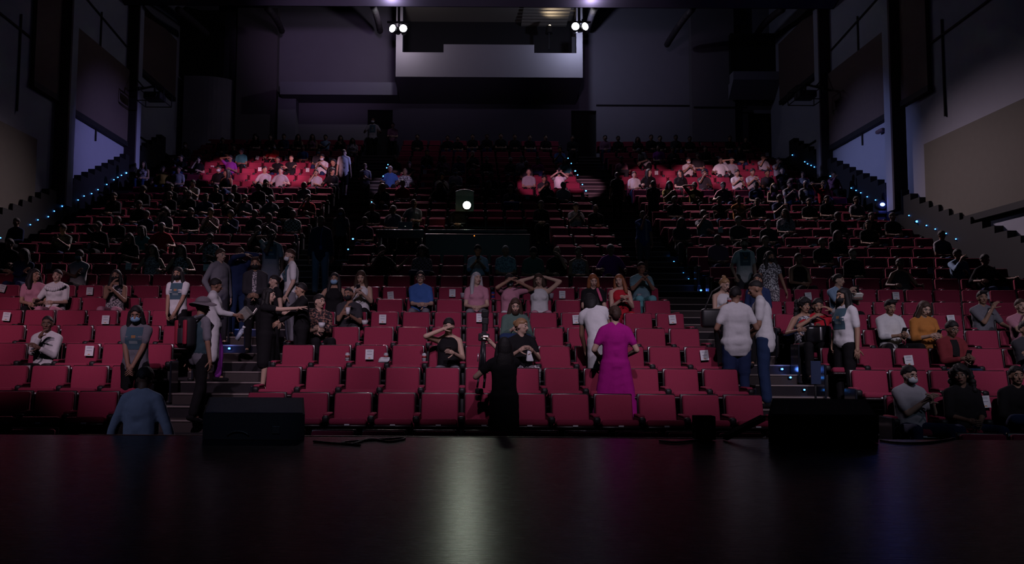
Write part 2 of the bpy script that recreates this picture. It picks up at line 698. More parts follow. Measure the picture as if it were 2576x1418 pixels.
# ---- ceiling with front beam and curved ribs
g = Geo()
g.box((-14, 24, CEIL), (14.5, YB + .4, CEIL + .2))
struct('ceiling', g, M_back)
BZ = at(1180, 17, 29.2).z
g = Geo()
g.box((-14, 29.2, BZ), (14.5, 29.24, BZ + 1.6))
g.prism([(29.2, BZ), (29.24, BZ), (29.24, BZ + .2), (24.0, BZ + 1.7), (24.0, BZ + 1.55)], -14, 14.5, axis='x')
struct('beam_ceiling', g, M_back, label='pale ceiling beam above the booth lamps')
for (p0, p1, p2) in (((672, 20), (695, 40), (709, 78)), ((938, 15), (948, 35), (956, 78)), ((1742, 22), (1715, 50), (1678, 112)), ((448, 24), (490, 55), (520, 85)), ((1497, 16), (1488, 35), (1478, 76)), ((1968, 24), (1925, 50), (1905, 85))):
    a, b, c = at(*p0, 30.2), at(*p1, 32.0), at(*p2, 34.3)
    path = []
    for i in range(9):
        t = i / 8
        path.append(a * (1 - t) ** 2 + b * 2 * t * (1 - t) + c * t * t)
    g = Geo()
    g.tube(path, .13, 8)
    struct('ceiling_rib_beam', g, mat('dark_rib_paint', (.05, .04, .05), .8), True, label='dark curved rib under the ceiling')

# ---- projection booth
DB = 33.2
bl, br = at(995, 194, DB), at(1466, 194, DB)
zb0 = (bl.z + br.z) / 2
zt1 = at(1231, 132.5, DB).z
zt2 = at(1231, 112, DB).z
ztop = CEIL
xi0, xi1 = at(1012.5, 132, DB).x, at(1450, 132, DB).x
xm0, xm1 = at(1116, 112, DB).x, at(1344, 112, DB).x
booth = empty('booth_wall', ((bl.x + br.x) / 2, DB, zb0))
booth['kind'] = 'structure'
booth['label'] = 'white control booth box on the back wall'
cx = (bl.x + br.x) / 2
g = Geo()
def bb(x0, x1, y0, y1, z0, z1):
    g.box((x0 - cx, y0 - DB, z0 - zb0), (x1 - cx, y1 - DB, z1 - zb0))
bb(bl.x, br.x, DB, DB + .15, zb0, zt1)
bb(xm0, xm1, DB, DB + .15, zt1, zt2)
bb(bl.x, xi0, DB, DB + .15, zt1, ztop)
bb(xi1, br.x, DB, DB + .15, zt1, ztop)
link('front_panel', fixn(g.mesh('front_panel', mat('booth_paint', (.72, .68, .70), .8, var=.03, scale=3), False)), booth)
g = Geo()
bb(bl.x, bl.x + .12, DB + .15, YB, zb0, ztop)
bb(br.x - .12, br.x, DB + .15, YB, zb0, ztop)
zw = at(1231, 262, YB).z
hx = (br.x - bl.x) / 2
g.add([(-hx, 0.01, 0.0), (hx, 0.01, 0.0), (hx, YB - DB, zw - zb0), (-hx, YB - DB, zw - zb0), (-hx, .15, .2), (hx, .15, .2), (hx, YB - DB, .2), (-hx, YB - DB, .2)], [(0, 3, 2, 1), (4, 5, 6, 7), (0, 1, 5, 4), (1, 2, 6, 5), (2, 3, 7, 6), (3, 0, 4, 7)])
link('side_panel', fixn(g.mesh('side_panel', M_back, False)), booth)
g = Geo()
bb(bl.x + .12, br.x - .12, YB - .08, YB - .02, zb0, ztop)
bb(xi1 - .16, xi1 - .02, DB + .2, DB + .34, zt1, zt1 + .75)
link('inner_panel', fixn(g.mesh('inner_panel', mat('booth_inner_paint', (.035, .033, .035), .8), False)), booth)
g = Geo()
zs = at(1400, 38, 34.2).z
for i in range(6):
    bb(xi1 - 2.1, xi1 - .15, DB + .5 + i * .3, DB + .72 + i * .3, zs + .10 - .02 * i, zs + .14 - .02 * i)
bb(bl.x + .12, br.x - .12, DB + .15, YB, zs + .22, zs + .3)
link('ceiling_slat', fixn(g.mesh('ceiling_slat', mat('booth_ceiling_paint', (.40, .36, .30), .7), False)), booth)
# warm work lamp under the booth ceiling
lp = at(1381, 72, 34.2)
lamp = empty('work_lamp', lp)
tag(lamp, 'small warm work lamp inside the control booth', 'lamp')
g = Geo()
g.cyl((0, 0, -.2), (0, 0, .1), .16, 16, r2=.10)
g.box((-.03, -.03, -.9), (.03, .03, -.2))
link('lamp_body', g.mesh('lamp_body', M_dark, False), lamp)
g = Geo()
g.ball((0.03, -.02, .13), (.05, .05, .03))
link('bulb', g.mesh('bulb', mat('warm_bulb', (1, .8, .5), emit=3)), lamp)
spot('work_lamp_light', lp + Vector((.05, 0, .2)), lp + Vector((.25, -.15, 1.0)), 62, 16, (1, .82, .60), .8, .05)

# stage lamps hanging in front of the booth
LD = 31.4
for i, (hx, pair) in enumerate(((1003, ((988.5, 72, 7.5, 9.5, -.55), (1014.5, 72, 10, 10, .05))), (1458, ((1447.5, 67, 9.5, 9.5, -.05), (1471, 67, 8, 9.5, .5))))):
    top = at(hx, 21, LD)
    for j, (px, py, rx, ry, yaw) in enumerate(pair):
        p = at(px, py, LD)
        r = empty('spotlight', p, yaw)
        tag(r, ('outer' if (i == 0) == (j == 0) else 'inner') + ' white spotlight of the pair over the ' + ('left' if i == 0 else 'right') + ' corner of the booth', 'spotlight', 'booth spotlights')
        R = 10 * LD / FPX
        g = Geo()
        g.cyl((0, .01, 0), (0, .38, 0), R * 1.12, 20, r2=R * .8)
        g.cyl((0, -.03, 0), (0, .02, 0), R * 1.14, 20, r2=R * 1.16)
        link('lamp_housing', g.mesh('lamp_housing', M_dark, True), r)
        g = Geo()
        g.ball((0, -.02, 0), (R, .05, R), n=20)
        link('lens', g.mesh('lens', mat('lamp_lens', (1, 1, 1), emit=30, ecol=(.95, .93, 1.0)), True), r)
        g = Geo()
        g.tube([(-R * 1.2, .15, 0), (-R * 1.2, .15, R * 1.7), (R * 1.2, .15, R * 1.7), (R * 1.2, .15, 0)], .018, 6)
        g.cyl((0, .15, R * 1.7), (0, .15, R * 2.3), .03, 8)
        link('yoke', g.mesh('yoke', M_dark, True), r)
        spot('spotlight_beam', p + Vector((0, -.12, 0)), (p.x * 1.3 + (-4.5, -1.5, 1.5, 4.5)[i * 2 + j], 20.6, 4.0), 22, 3000, (1.0, .78, .90), .8, .09)
    r = empty('lighting_pipe', (top.x, LD + .15, top.z))
    tag(r, 'dark hanging pipe that carries the two spotlights at the ' + ('left' if i == 0 else 'right') + ' booth corner', 'lighting pipe', 'lighting pipes')
    g = Geo()
    zz = at(hx, 52, LD).z - top.z
    g.cyl((0, 0, zz), (0, 0, 2.8), .05, 10)
    link('drop_pipe', g.mesh('drop_pipe', M_dark), r)
    g = Geo()
    g.cyl((-.45, 0, zz), (.45, 0, zz), .04, 10)
    link('cross_pipe', g.mesh('cross_pipe', M_dark), r)
    # spill of the lamp housings onto the booth corner and the beam above
    pc = at(hx, 78, LD + .5)
    l = bpy.data.lights.new('spotlight_spill', 'POINT')
    l.energy = (20, 36)[i]
    l.color = ((.90, .80, 1.0), (.62, .66, 1.0))[i]
    l.shadow_soft_size = .06
    lo = bpy.data.objects.new('spotlight_spill', l)
    COL.objects.link(lo)
    lo.location = (pc.x, LD + .75, pc.z)
    l = bpy.data.lights.new('spotlight_spill', 'POINT')
    l.energy = 9
    l.color = (.72, .62, 1.0)
    l.shadow_soft_size = .06
    lo = bpy.data.objects.new('spotlight_spill', l)
    COL.objects.link(lo)
    lo.location = (pc.x, 28.75, BZ - .12)
# hung projectors on wall brackets
for i, (px, py, s) in enumerate(((389, 244, -1), (2026, 240, 1))):
    p = at(px, py, 29.0)
    r = empty('video_projector', p)
    tag(r, 'caged dark projector on a bracket at the far ' + ('left' if i == 0 else 'right') + ' column', 'projector', 'caged wall projectors')
    g = Geo()
    g.rbox((0, 0, 0), (.62, .55, .26), .05)
    g.cyl((.1, -.28, 0), (.1, -.36, 0), .09, 14)
    link('projector_body', g.mesh('projector_body', M_dark, False), r)
    g = Geo()
    for zz in (-.24, .22):
        g.tube([(-.46, -.4, zz), (.46, -.4, zz), (.46, .4, zz), (-.46, .4, zz), (-.46, -.4, zz)], .018, 6)
    for xx, yy in ((-.46, -.4), (.46, -.4), (.46, .4), (-.46, .4)):
        g.cyl((xx, yy, -.24), (xx, yy, .22), .018, 6)
    link('cage', g.mesh('cage', M_dark), r)
    g = Geo()
    g.cyl((0, 0, .2), (0, 0, .42), .04, 8)
    g.cyl((0, 0, .40), (s * 1.05, .6, .40), .04, 8)
    g.cyl((s * .5, .3, .42), (s * 1.05, .6, 1.0), .025, 8)
    link('bracket', g.mesh('bracket', M_dark), r)

# ------------------------------------------------------------------ theatre seats
ORD = ('zero first second third fourth fifth sixth seventh eighth ninth tenth eleventh twelfth thirteenth fourteenth fifteenth sixteenth '
       'seventeenth eighteenth nineteenth twentieth twenty-first twenty-second twenty-third twenty-fourth twenty-fifth twenty-sixth twenty-seventh').split()
M_red = mat('red_seat_plush', (.33, .036, .080), .9, var=.25, scale=140, bump=.5, spec=.2)
M_shell = mat('dark_seat_shell', (.022, .012, .014), .27)
M_plate = mat('white_number_plate', (.75, .75, .78), .5)
M_arm = mat('black_seat_standard', (.010, .009, .011), .5)
TILT = math.radians(11)


def rotx(a):
    c, s = math.cos(a), math.sin(a)
    return np.array([[1, 0, 0], [0, c, -s], [0, s, c]])


def back_geo(seg=3):
    g = Geo()
    # slab from z .40 to .87, leaning back; its front top edge sits at y = 0
    g.rbox((0, 0, 0), (.455, .085, .47), .03, seg=seg)
    V = np.array(g.V)
    bulge = np.where(V[:, 1] < 0, -.018 * np.clip(1 - (V[:, 0] / .22) ** 2, 0, 1) * np.clip(1 - (V[:, 2] / .23) ** 2, 0, 1), 0)
    V[:, 1] += bulge
    V[:, 0] *= 1 + .05 * (.2 - V[:, 2])
    V = V @ rotx(-TILT).T
    g.V = [tuple(v) for v in V + np.array((0, -.015, .625))]
    return g


def shell_geo():
    g = Geo()
    g.rbox((0, .055, 0), (.485, .03, .52), .0145, seg=4)
    V = np.array(g.V)
    V[:, 0] *= 1 + .05 * (.2 - V[:, 2])
    V = V @ rotx(-TILT).T
    g.V = [tuple(v) for v in V + np.array((0, -.012, .622))]
    return g


CT = math.radians(-13)


def cushion_geo(seg=3):
    g = Geo()
    g.rbox((0, -.225, .035), (.45, .43, .085), .035, rot=None, seg=seg)
    V = np.array(g.V) @ rotx(CT).T
    g.V = [tuple(v) for v in V + np.array((0, -.07, .415))]
    return g


def pan_geo():
    g = Geo()
    g.rbox((0, -.23, -.02), (.465, .45, .04), .018)
    g.rbox((0, -.20, -.06), (.30, .30, .06), .02)
    V = np.array(g.V) @ rotx(CT).T
    g.V = [tuple(v) for v in V + np.array((0, -.07, .415))]
    return g


def plate_geo():
    g = Geo()
    g.rbox((0, -.457, -.008), (.062, .008, .020), .003)
    V = np.array(g.V) @ rotx(CT).T
    g.V = [tuple(v) for v in V + np.array((0, -.07, .415))]
    return g


def arm_geo():
    g = Geo()
    g.rbox((0, -.24, .565), (.085, .40, .085), .025)
    g.rbox((0, -.20, .29), (.055, .30, .50), .015)
    g.rbox((0, -.20, .025), (.075, .36, .05), .012)
    return g


def pad_geo():
    g = Geo()
    g.rbox((0, -.22, .615), (.082, .30, .035), .016, seg=3)
    return g


SM = {
    'backrest': back_geo().mesh('backrest', M_red), 'back_shell': shell_geo().mesh('back_shell', M_shell, True),
    'seat_cushion': cushion_geo().mesh('seat_cushion', M_red), 'seat_pan': pan_geo().mesh('seat_pan', M_shell),
    'number_plate': plate_geo().mesh('number_plate', M_plate, False), 'armrest': arm_geo().mesh('armrest', M_arm),
    'arm_pad': pad_geo().mesh('arm_pad', M_red)}
END_M = mat('glossy_end_panel', (.02, .022, .03), .18)


def end_geo():
    g = Geo()
    g.rbox((0, -.22, .32), (.03, .46, .60), .012)
    return g


SM['end_panel'] = end_geo().mesh('end_panel', END_M, False)


def block_cols(b):
    if b == 'left':
        return [LR - PITCH_X * (i + .5) for i in range(12)]
    if b == 'right':
        return [RL + PITCH_X * (i + .5) for i in range(12)]
    return [CL + PITCH_X * (i + .5) for i in range(12)]


def seat_words(b, k, i):
    if b == 'centre':
        j, side = (i + 1, 'left aisle') if i < 6 else (12 - i, 'right aisle')
        return '%s row, centre block, %s from the %s' % (ORD[k + 1], ORD[j], side)
    return '%s row, %s block, %s from the aisle' % (ORD[k + 1], b, ORD[i + 1])


def no_seat(b, k, x, y):
    if b == 'centre' and k in (11, 12, 13, 14) and x > -2.1 and x < 2.0:
        return k < 14 or -.6 < x < 1.9
    if b == 'right' and k == 0:
        return False
    return False


BLOCK_YAW = {'left': math.radians(7), 'right': math.radians(-7), 'centre': 0}
seats = []
stuffcols = {n: Geo() for n in ('red', 'dark')}
TEMPL = [(n, SM[n]) for n in SM]
NVIS = 10
for k in range(NR):
    for b in ('left', 'centre', 'right'):
        for i, x in enumerate(block_cols(b)):
            if no_seat(b, k, x, D[k]):
                continue
            px, py = project((x, D[k], TOP[k]))
            if px < -45 or px > W + 45:
                continue
            seats.append((k, b, i, x))
SEAT_AT = {}
SEAT_OBJ = {}
LOW = back_geo(1), cushion_geo(1), shell_geo(), arm_geo()


def put(g, src, T, m):
    V = np.array(src.V) @ T[0].T + T[1]
    g.add(V, src.F, m)


rest = Geo()
for (k, b, i, x) in seats:
    yaw = BLOCK_YAW[b] * (1 if k < 12 else .6)
    SEAT_AT[(k, b, i)] = Vector((x, D[k], FLOOR[k]))
    if k <= NVIS:
        r = empty('theatre_seat', (x, D[k], FLOOR[k]), yaw)
        SEAT_OBJ[(k, b, i)] = r
        tag(r, 'red theatre seat, ' + seat_words(b, k, i), 'seat', 'red theatre seats')
        made = {}
        for n in ('backrest', 'back_shell', 'seat_cushion', 'seat_pan', 'armrest'):
            made[n] = link(n, SM[n], r, (PITCH_X / 2, 0, 0) if n == 'armrest' else None)
        link('number_plate', SM['number_plate'], made['seat_pan'])
        link('arm_pad', SM['arm_pad'], made['armrest'])
        first = (b == 'centre' and i == 0) or (b == 'right' and i == 0) or (b == 'left' and i == 11)
        last = (b == 'centre' and i == 11) or (b == 'left' and i == 0) or (b == 'right' and i == 11)
        if first:
            a2 = link('armrest', SM['armrest'], r, (-PITCH_X / 2, 0, 0))
            link('arm_pad', SM['arm_pad'], a2)
        if first or last:
            link('end_panel', SM['end_panel'], r, ((PITCH_X / 2 + .045) * (1 if last else -1), 0, 0))
    else:
        c, s = math.cos(yaw), math.sin(yaw)
        T = (np.array([[c, -s, 0], [s, c, 0], [0, 0, 1]]), np.array((x, D[k], FLOOR[k])))
        put(rest, LOW[0], T, 0)
        put(rest, LOW[1], T, 0)
        put(rest, LOW[2], T, 1)
        put(rest, LOW[3], (T[0], T[1] + T[0] @ np.array((PITCH_X / 2, 0, 0))), 2)
o = link('theatre_seat_rows', rest.mesh('theatre_seat_rows', [M_red, M_shell, M_arm], False))
tag(o, 'rows of red theatre seats rising behind the eleventh row to the back wall', 'seats', kind='stuff')

# ------------------------------------------------------------------ paper notices on seat backs
M_paper = mat('white_paper', (.80, .80, .84), .8)
M_ink = mat('grey_print', (.30, .30, .36), .8)
M_mark = mat('orange_print', (.75, .30, .08), .8)


def notice_geo():
    g = Geo()
    g.box((-.060, -.003, -.075), (.060, 0, .075), 0)
    for i, (w, z) in enumerate(((.030, .055), (.040, .046), (.034, .037))):
        g.box((-w, -.0042, z - .0015), (w, -.0031, z + .0015), 1)
    g.box((-.036, -.0042, -.003), (.036, -.0031, .004), 1)
    g.box((-.018, -.0042, -.060), (.018, -.0031, -.052), 2)
    g.box((-.008, -.0042, -.052), (.008, -.0031, -.047), 2)
    return g


NM = notice_geo().mesh('paper_notice', [M_paper, M_ink, M_mark], False)
NM_Y = None


def nearest_seat(px, py, hz, dy):
    """row whose surface point at height hz over the floor, dy before the back, projects nearest to py; then the seat under px"""
    best = None
    for k in range(NR):
        p = at(px, py, D[k] + dy)
        e = abs(p.z - (FLOOR[k] + hz)) * FPX / D[k]
        if best is None or e < best[0]:
            best = (e, k, p)
    k, p = best[1], best[2]
    c = min(((abs(v.x - p.x), kk) for kk, v in SEAT_AT.items() if kk[0] == k), default=None)
    return k, p, c[1] if c else None


NOTES = [(7, 725, 12), (227, 732, 0), (267, 804, 0), (18, 796, 4), (225, 882, 1), (124, 669, 0), (324, 670, 0), (519, 673, 0), (983, 743, -6), (1138, 737, 0), (963, 802, 0),
         (930, 891, 0), (1207, 799, 0), (1414, 741, 0), (1449, 803, -3), (1628, 736, -10), (1691, 803, -4), (1771, 893, -4), (2032, 745, -3), (2252, 744, 0), (2391, 803, -3), (2284, 906, -4),
         (2478, 1006, -4), (2139, 676, -2), (2340, 678, -2), (2480, 743, -4), (228, 618, 0), (471, 573, 0), (634, 573, 0), (308, 573, 0), (1063, 433, 0), (1064, 465, 0), (1188, 466, 0), (1053, 497, 0),
         (413, 415, -3), (536, 393, -4), (535, 422, 0), (645, 397, 12), (654, 426, -3), (721, 398, -6), (774, 428, 0), (832, 402, 0), (1719, 501, 0), (1651, 435, 0), (1801, 398, 0),
         (2047, 621, 0), (2225, 621, -3), (2135, 575, 0), (2300, 573, -5), (2063, 457, 0), (1952, 389, 0), (1812, 577, 0), (1466, 496, 0), (1327, 495, 0), (223, 523, 0), (142, 563, 0), (1907, 531, 0), (500, 360, 0)]
used = set()
for (px, py, rot) in NOTES:
    k, p, c = nearest_seat(px, py, .72, -.06)
    if c is None:
        continue
    if c in used:
        continue
    used.add(c)
    sx = SEAT_AT[c].x
    x = max(sx - .15, min(sx + .15, p.x))
    h = max(.60, min(.80, p.z - FLOOR[k]))
    o = link('paper_notice', NM)
    # lies on the leaning back cushion
    o.location = (x, D[k] - .060 - (.87 - h) * math.tan(TILT) + .03 - .03 + (sx - x) * 0, FLOOR[k] + h)
    o.rotation_euler = (-TILT, math.radians(rot), BLOCK_YAW[c[1]] * (1 if k < 12 else .6))
    # keep clear of the turned backs of the side blocks
    o.location.y += math.tan(BLOCK_YAW[c[1]] * (1 if k < 12 else .6)) * (x - sx)
    lab = 'white printed notice on the seat back, ' + seat_words(c[1], k, c[2])
    if (px, py) == (1719, 501):
        NM_Y = NM.copy()
        NM_Y.materials[0] = mat('yellow_paper', (.70, .62, .25), .8)
        o.data = NM_Y
        lab = lab.replace('white printed', 'yellow printed')
    tag(o, lab, 'notice', 'paper seat notices')

# ------------------------------------------------------------------ blue step lights
LEDS = {
    'left wall steps': ('wl', [(318, 435), (306, 441), (297, 446), (287, 452), (269, 464), (247, 477), (231, 487), (212, 493), (197, 503), (157, 519), (137, 531), (122, 545), (96, 553), (77, 565), (2, 598)]),
    'left aisle': (None, [(917, 396), (910, 409), (906, 417), (902, 421), (899, 427), (897, 433), (848, 517), (842, 526), (836, 537), (829, 547), (823, 560), (888, 601), (876, 627), (757, 654), (702, 725), (613, 832), (577, 876),
                          (976, 414), (973, 422), (964, 443), (935, 508)]),
    'right aisle': (None, [(1429, 398), (1437, 411), (1447, 430), (1453, 440), (1465, 464), (1474, 480), (1497, 520), (1501, 406), (1504, 411), (1507, 415), (1510, 420), (1514, 423), (1519, 431), (1523, 435), (1530, 451), (1538, 455),
                           (1574, 510), (1589, 529), (1595, 541), (1659, 617), (1669, 632), (1683, 647), (1695, 658), (1705, 671), (1719, 687), (1732, 702), (1744, 715), (1763, 730), (1773, 751), (1967, 928), (1988, 949), (2023, 980)]),
    'right wall steps': ('wr', [(1993, 390), (2024, 407), (2031, 412), (2040, 416), (2048, 420), (2058, 426), (2068, 432), (2088, 443), (2141, 473), (2153, 479), (2165, 485), (2181, 495), (2202, 503), (2242, 523), (2286, 542),
                                (2306, 557), (2330, 567), (2352, 576), (2379, 587), (2404, 601)])}
BIG = {(917, 396): 1.5, (318, 435): 1.5, (1507, 415): 1.6, (1773, 751): 1.5, (1763, 730): 1.4, (2306, 557): 2.0, (613, 832): 1.5, (888, 601): 1.3, (1474, 480): 1.4, (1447, 430): 1.4, (1967, 928): 1.3, (577, 876): 1.3, (1988, 949): 1.2}
M_led = mat('blue_led', (.1, .35, 1), emit=9, ecol=(.05, .28, 1.0))
M_ledh = mat('led_housing', (.02, .02, .03), .5)
lg = Geo()
lg.ball((0, -.012, 0), (.020, .014, .016), n=10)
LM = lg.mesh('led', M_led)
lg = Geo()
lg.rbox((0, .012, 0), (.07, .03, .05), .01)
LH = lg.mesh('led_housing', M_ledh, False)
BIGLED = {}
for line, (kind, pts) in LEDS.items():
    pts = sorted(pts, key=lambda p: -p[1])
    for n, (px, py) in enumerate(pts):
        planes = [WL + .235] if kind == 'wl' else [WR - .235] if kind == 'wr' else ([LR + .03, CL - .03] if line == 'left aisle' else [CR + .03, RL - .03])
        best = None
        for X in planes:
            p = at_x(px, py, X)
            if p is None or p.y < 9 or p.y > 35.4:
                continue
            h = p.z - aisle_z(p.y)
            e = abs(h - .3)
            if best is None or e < best[0]:
                best = (e, p)
        if best is None or best[0] > 1.2:
            p = at(px, py, 30.0 if py < 430 else 25)
        else:
            p = best[1]
        s = .85 * BIG.get((px, py), 1.0) * (.55 + .45 * p.y / 20)
        if py > 800:      # these sit on the step risers
            cand = []
            for k in range(1, 12):
                y0 = D[k - 1] + RISER
                zm = (FLOOR[k] + FLOOR[k - 1]) / 2
                for yy, za, zb_ in ((y0 - .46, FLOOR[k - 1], zm), (y0, zm, FLOOR[k])):
                    q = at(px, py, yy - .03)
                    cand.append((abs(q.z - (za + zb_) / 2), q))
            p = min(cand, key=lambda c: c[0])[1]
        r = empty('step_light', p)
        r.scale = (s, 1, s)
        hd = link('housing', LH, r)
        link('led', LM, r)
        side = line
        tag(r, 'tiny blue step light on the %s, %s from the bottom' % (side, ORD[n + 1] if n + 1 < 28 else 'number ' + ['twenty-eighth', 'twenty-ninth', 'thirtieth', 'thirty-first', 'thirty-second'][n - 27]), 'step light', 'blue step lights')
        if (px, py) in ((613, 832), (577, 876), (1967, 928), (1763, 730)):
            l = bpy.data.lights.new('step_glow', 'POINT')
            l.energy = {(613, 832): 6.0, (577, 876): .8, (1967, 928): .45, (1763, 730): .4}[(px, py)]
            l.color = (.10, .22, 1.0)
            l.shadow_soft_size = .04
            lo = bpy.data.objects.new('step_glow', l)
            COL.objects.link(lo)
            lo.location = p + Vector((0, -.07, 0))

# ------------------------------------------------------------------ people
SKIN = {'t': mat('skin_tan', (.42, .24, .16), .6), 'l': mat('skin_light', (.58, .37, .28), .6), 'd': mat('skin_deep', (.20, .11, .075), .6), 'm': mat('skin_medium', (.34, .18, .12), .6)}
M_feat = mat('dark_features', (.03, .018, .015), .5)
M_lip = mat('lips', (.34, .11, .10), .5)
M_eye = mat('eye_white', (.7, .68, .66), .3)
HAIRC = {'k': mat('black_hair', (.010, .008, .009), .7, var=.4, scale=60, bump=.4), 'n': mat('brown_hair', (.05, .025, .016), .7, var=.4, scale=60, bump=.4), 'g': mat('grey_hair', (.42, .40, .42), .6, var=.2, scale=60, bump=.4),
         'y': mat('blond_hair', (.34, .19, .09), .5, var=.3, scale=60, bump=.4), 'r': mat('ginger_hair', (.28, .09, .035), .5, var=.3, scale=60, bump=.4)}
CLOTH = {'w': ('white', (.74, .72, .74)), 'l': ('pale grey', (.42, .40, .44)), 'k': ('black', (.012, .011, .013)), 'd': ('dark grey', (.045, .042, .05)), 'n': ('navy', (.022, .035, .10)),
         'b': ('blue', (.06, .14, .42)), 'r': ('red', (.50, .02, .035)), 'p': ('pink', (.55, .24, .32)), 'm': ('mauve', (.24, .11, .18)), 't': ('teal', (.06, .25, .26)), 'y': ('ochre', (.36, .23, .05)),
         'o': ('orange', (.52, .20, .05)), 'u': ('purple', (.34, .05, .42)), 'g': ('green grey', (.10, .16, .14)), 'x': ('maroon', (.20, .028, .035)), 'c': ('light blue', (.32, .46, .66)), 'q': ('turquoise', (.16, .42, .46)),
         's': ('grey', (.20, .19, .22)), 'h': ('pale blue', (.40, .46, .60)), 'j': ('denim blue', (.022, .042, .11)), 'a': ('magenta', (.42, .010, .24))}


def cloth(c):
    nm, col = CLOTH[c]
    return mat(nm.replace(' ', '_') + '_cloth', col, .9, var=.10, scale=25, bump=.35, spec=.2)


PAT = {'F': lambda: pattern_mat('floral_print', (.10, .09, .11), (.62, .55, .58), 'noise', 42, .47, .53),
       'P': lambda: pattern_mat('plaid_print', (.05, .12, .17), (.30, .52, .58), 'stripe', 12, .3, .7),
       'C': lambda: pattern_mat('check_print', (.10, .05, .06), (.42, .26, .30), 'check', 26),
       'B': lambda: pattern_mat('black_white_check', (.02, .02, .02), (.6, .6, .62), 'check', 22),
       'L': lambda: pattern_mat('leafy_print', (.14, .22, .28), (.42, .55, .60), 'noise', 30, .42, .58),
       'M': lambda: pattern_mat('camouflage_print', (.03, .04, .03), (.28, .30, .27), 'noise', 22, .44, .56),
       'H': lambda: pattern_mat('dark_floral_print', (.02, .015, .02), (.34, .16, .12), 'noise', 30, .5, .58),
       'S': lambda: pattern_mat('silver_print', (.06, .055, .07), (.60, .60, .64), 'noise', 34, .48, .56)}
PATN = {'F': 'floral', 'P': 'turquoise striped', 'C': 'checked', 'B': 'black and white checked', 'L': 'leaf print', 'M': 'camouflage', 'H': 'dark floral', 'S': 'silver grey'}


def cloth_of(c):
    return PAT[c]() if c in PAT else cloth(c)


def cloth_name(c):
    return PATN[c] if c in PATN else CLOTH[c][0]


def vn(v):
    v = np.array(v, float)
    return v / max(1e-9, np.linalg.norm(v))


def ik(s, t, l1, l2, pole):
    s, t = np.array(s, float), np.array(t, float)
    d = t - s
    L = np.linalg.norm(d)
    if L > (l1 + l2) * .995:
        d = d / L * (l1 + l2) * .995
        L = np.linalg.norm(d)
        t = s + d
    L = max(L, abs(l1 - l2) + .03)
    u = vn(d)
    a = (l1 * l1 - l2 * l2 + L * L) / (2 * L)
    h = math.sqrt(max(0, l1 * l1 - a * a))
    p = np.array(pole, float)
    p = p - u * p.dot(u)
    if np.linalg.norm(p) < 1e-4:
        p = np.array((0, 1, 0)) - u * u[1]
    return s + u * a + vn(p) * h, t


def rotv(v, axis, a):
    axis = vn(axis)
    v = np.array(v, float)
    return v * math.cos(a) + np.cross(axis, v) * math.sin(a) + axis * axis.dot(v) * (1 - math.cos(a))


ARMS = {  # right hand, left hand targets relative to the pelvis (person faces -Y, own right is -X), poles, palm normals
    'lap': ((-.07, -.27, .13), (.07, -.27, .13)),
    'phone': ((-.05, -.30, .36), (.06, -.30, .34)),
    'chin': ((-.05, -.20, .52), (.10, -.26, .20)),
    'cross': ((.12, -.19, .30), (-.12, -.20, .27)),
    'arms': ((-.27, -.28, .19), (.27, -.28, .19)),
    'restr': ((-.27, -.26, .20), (.06, -.28, .16)),
    'cam': ((-.06, -.26, .62), (.07, -.26, .62)),
    'behind': ((-.13, .02, .70), (.13, .02, .70)),
    'hair': ((-.10, -.12, .66), (.10, -.22, .22)),
    'drink': ((.0, -.24, .47), (.06, -.27, .36)),
    'side': ((-.25, -.02, -.12), (.25, -.02, -.12)),
    'clasp': ((-.02, -.23, -.06), (.03, -.24, -.07)),
    'spread': ((-.34, -.02, -.08), (.34, -.02, -.08)),
    'texting': ((-.06, -.27, .22), (.07, -.27, .20)),
    'pocket': ((-.20, -.04, -.03), (.24, -.02, -.12)),
}


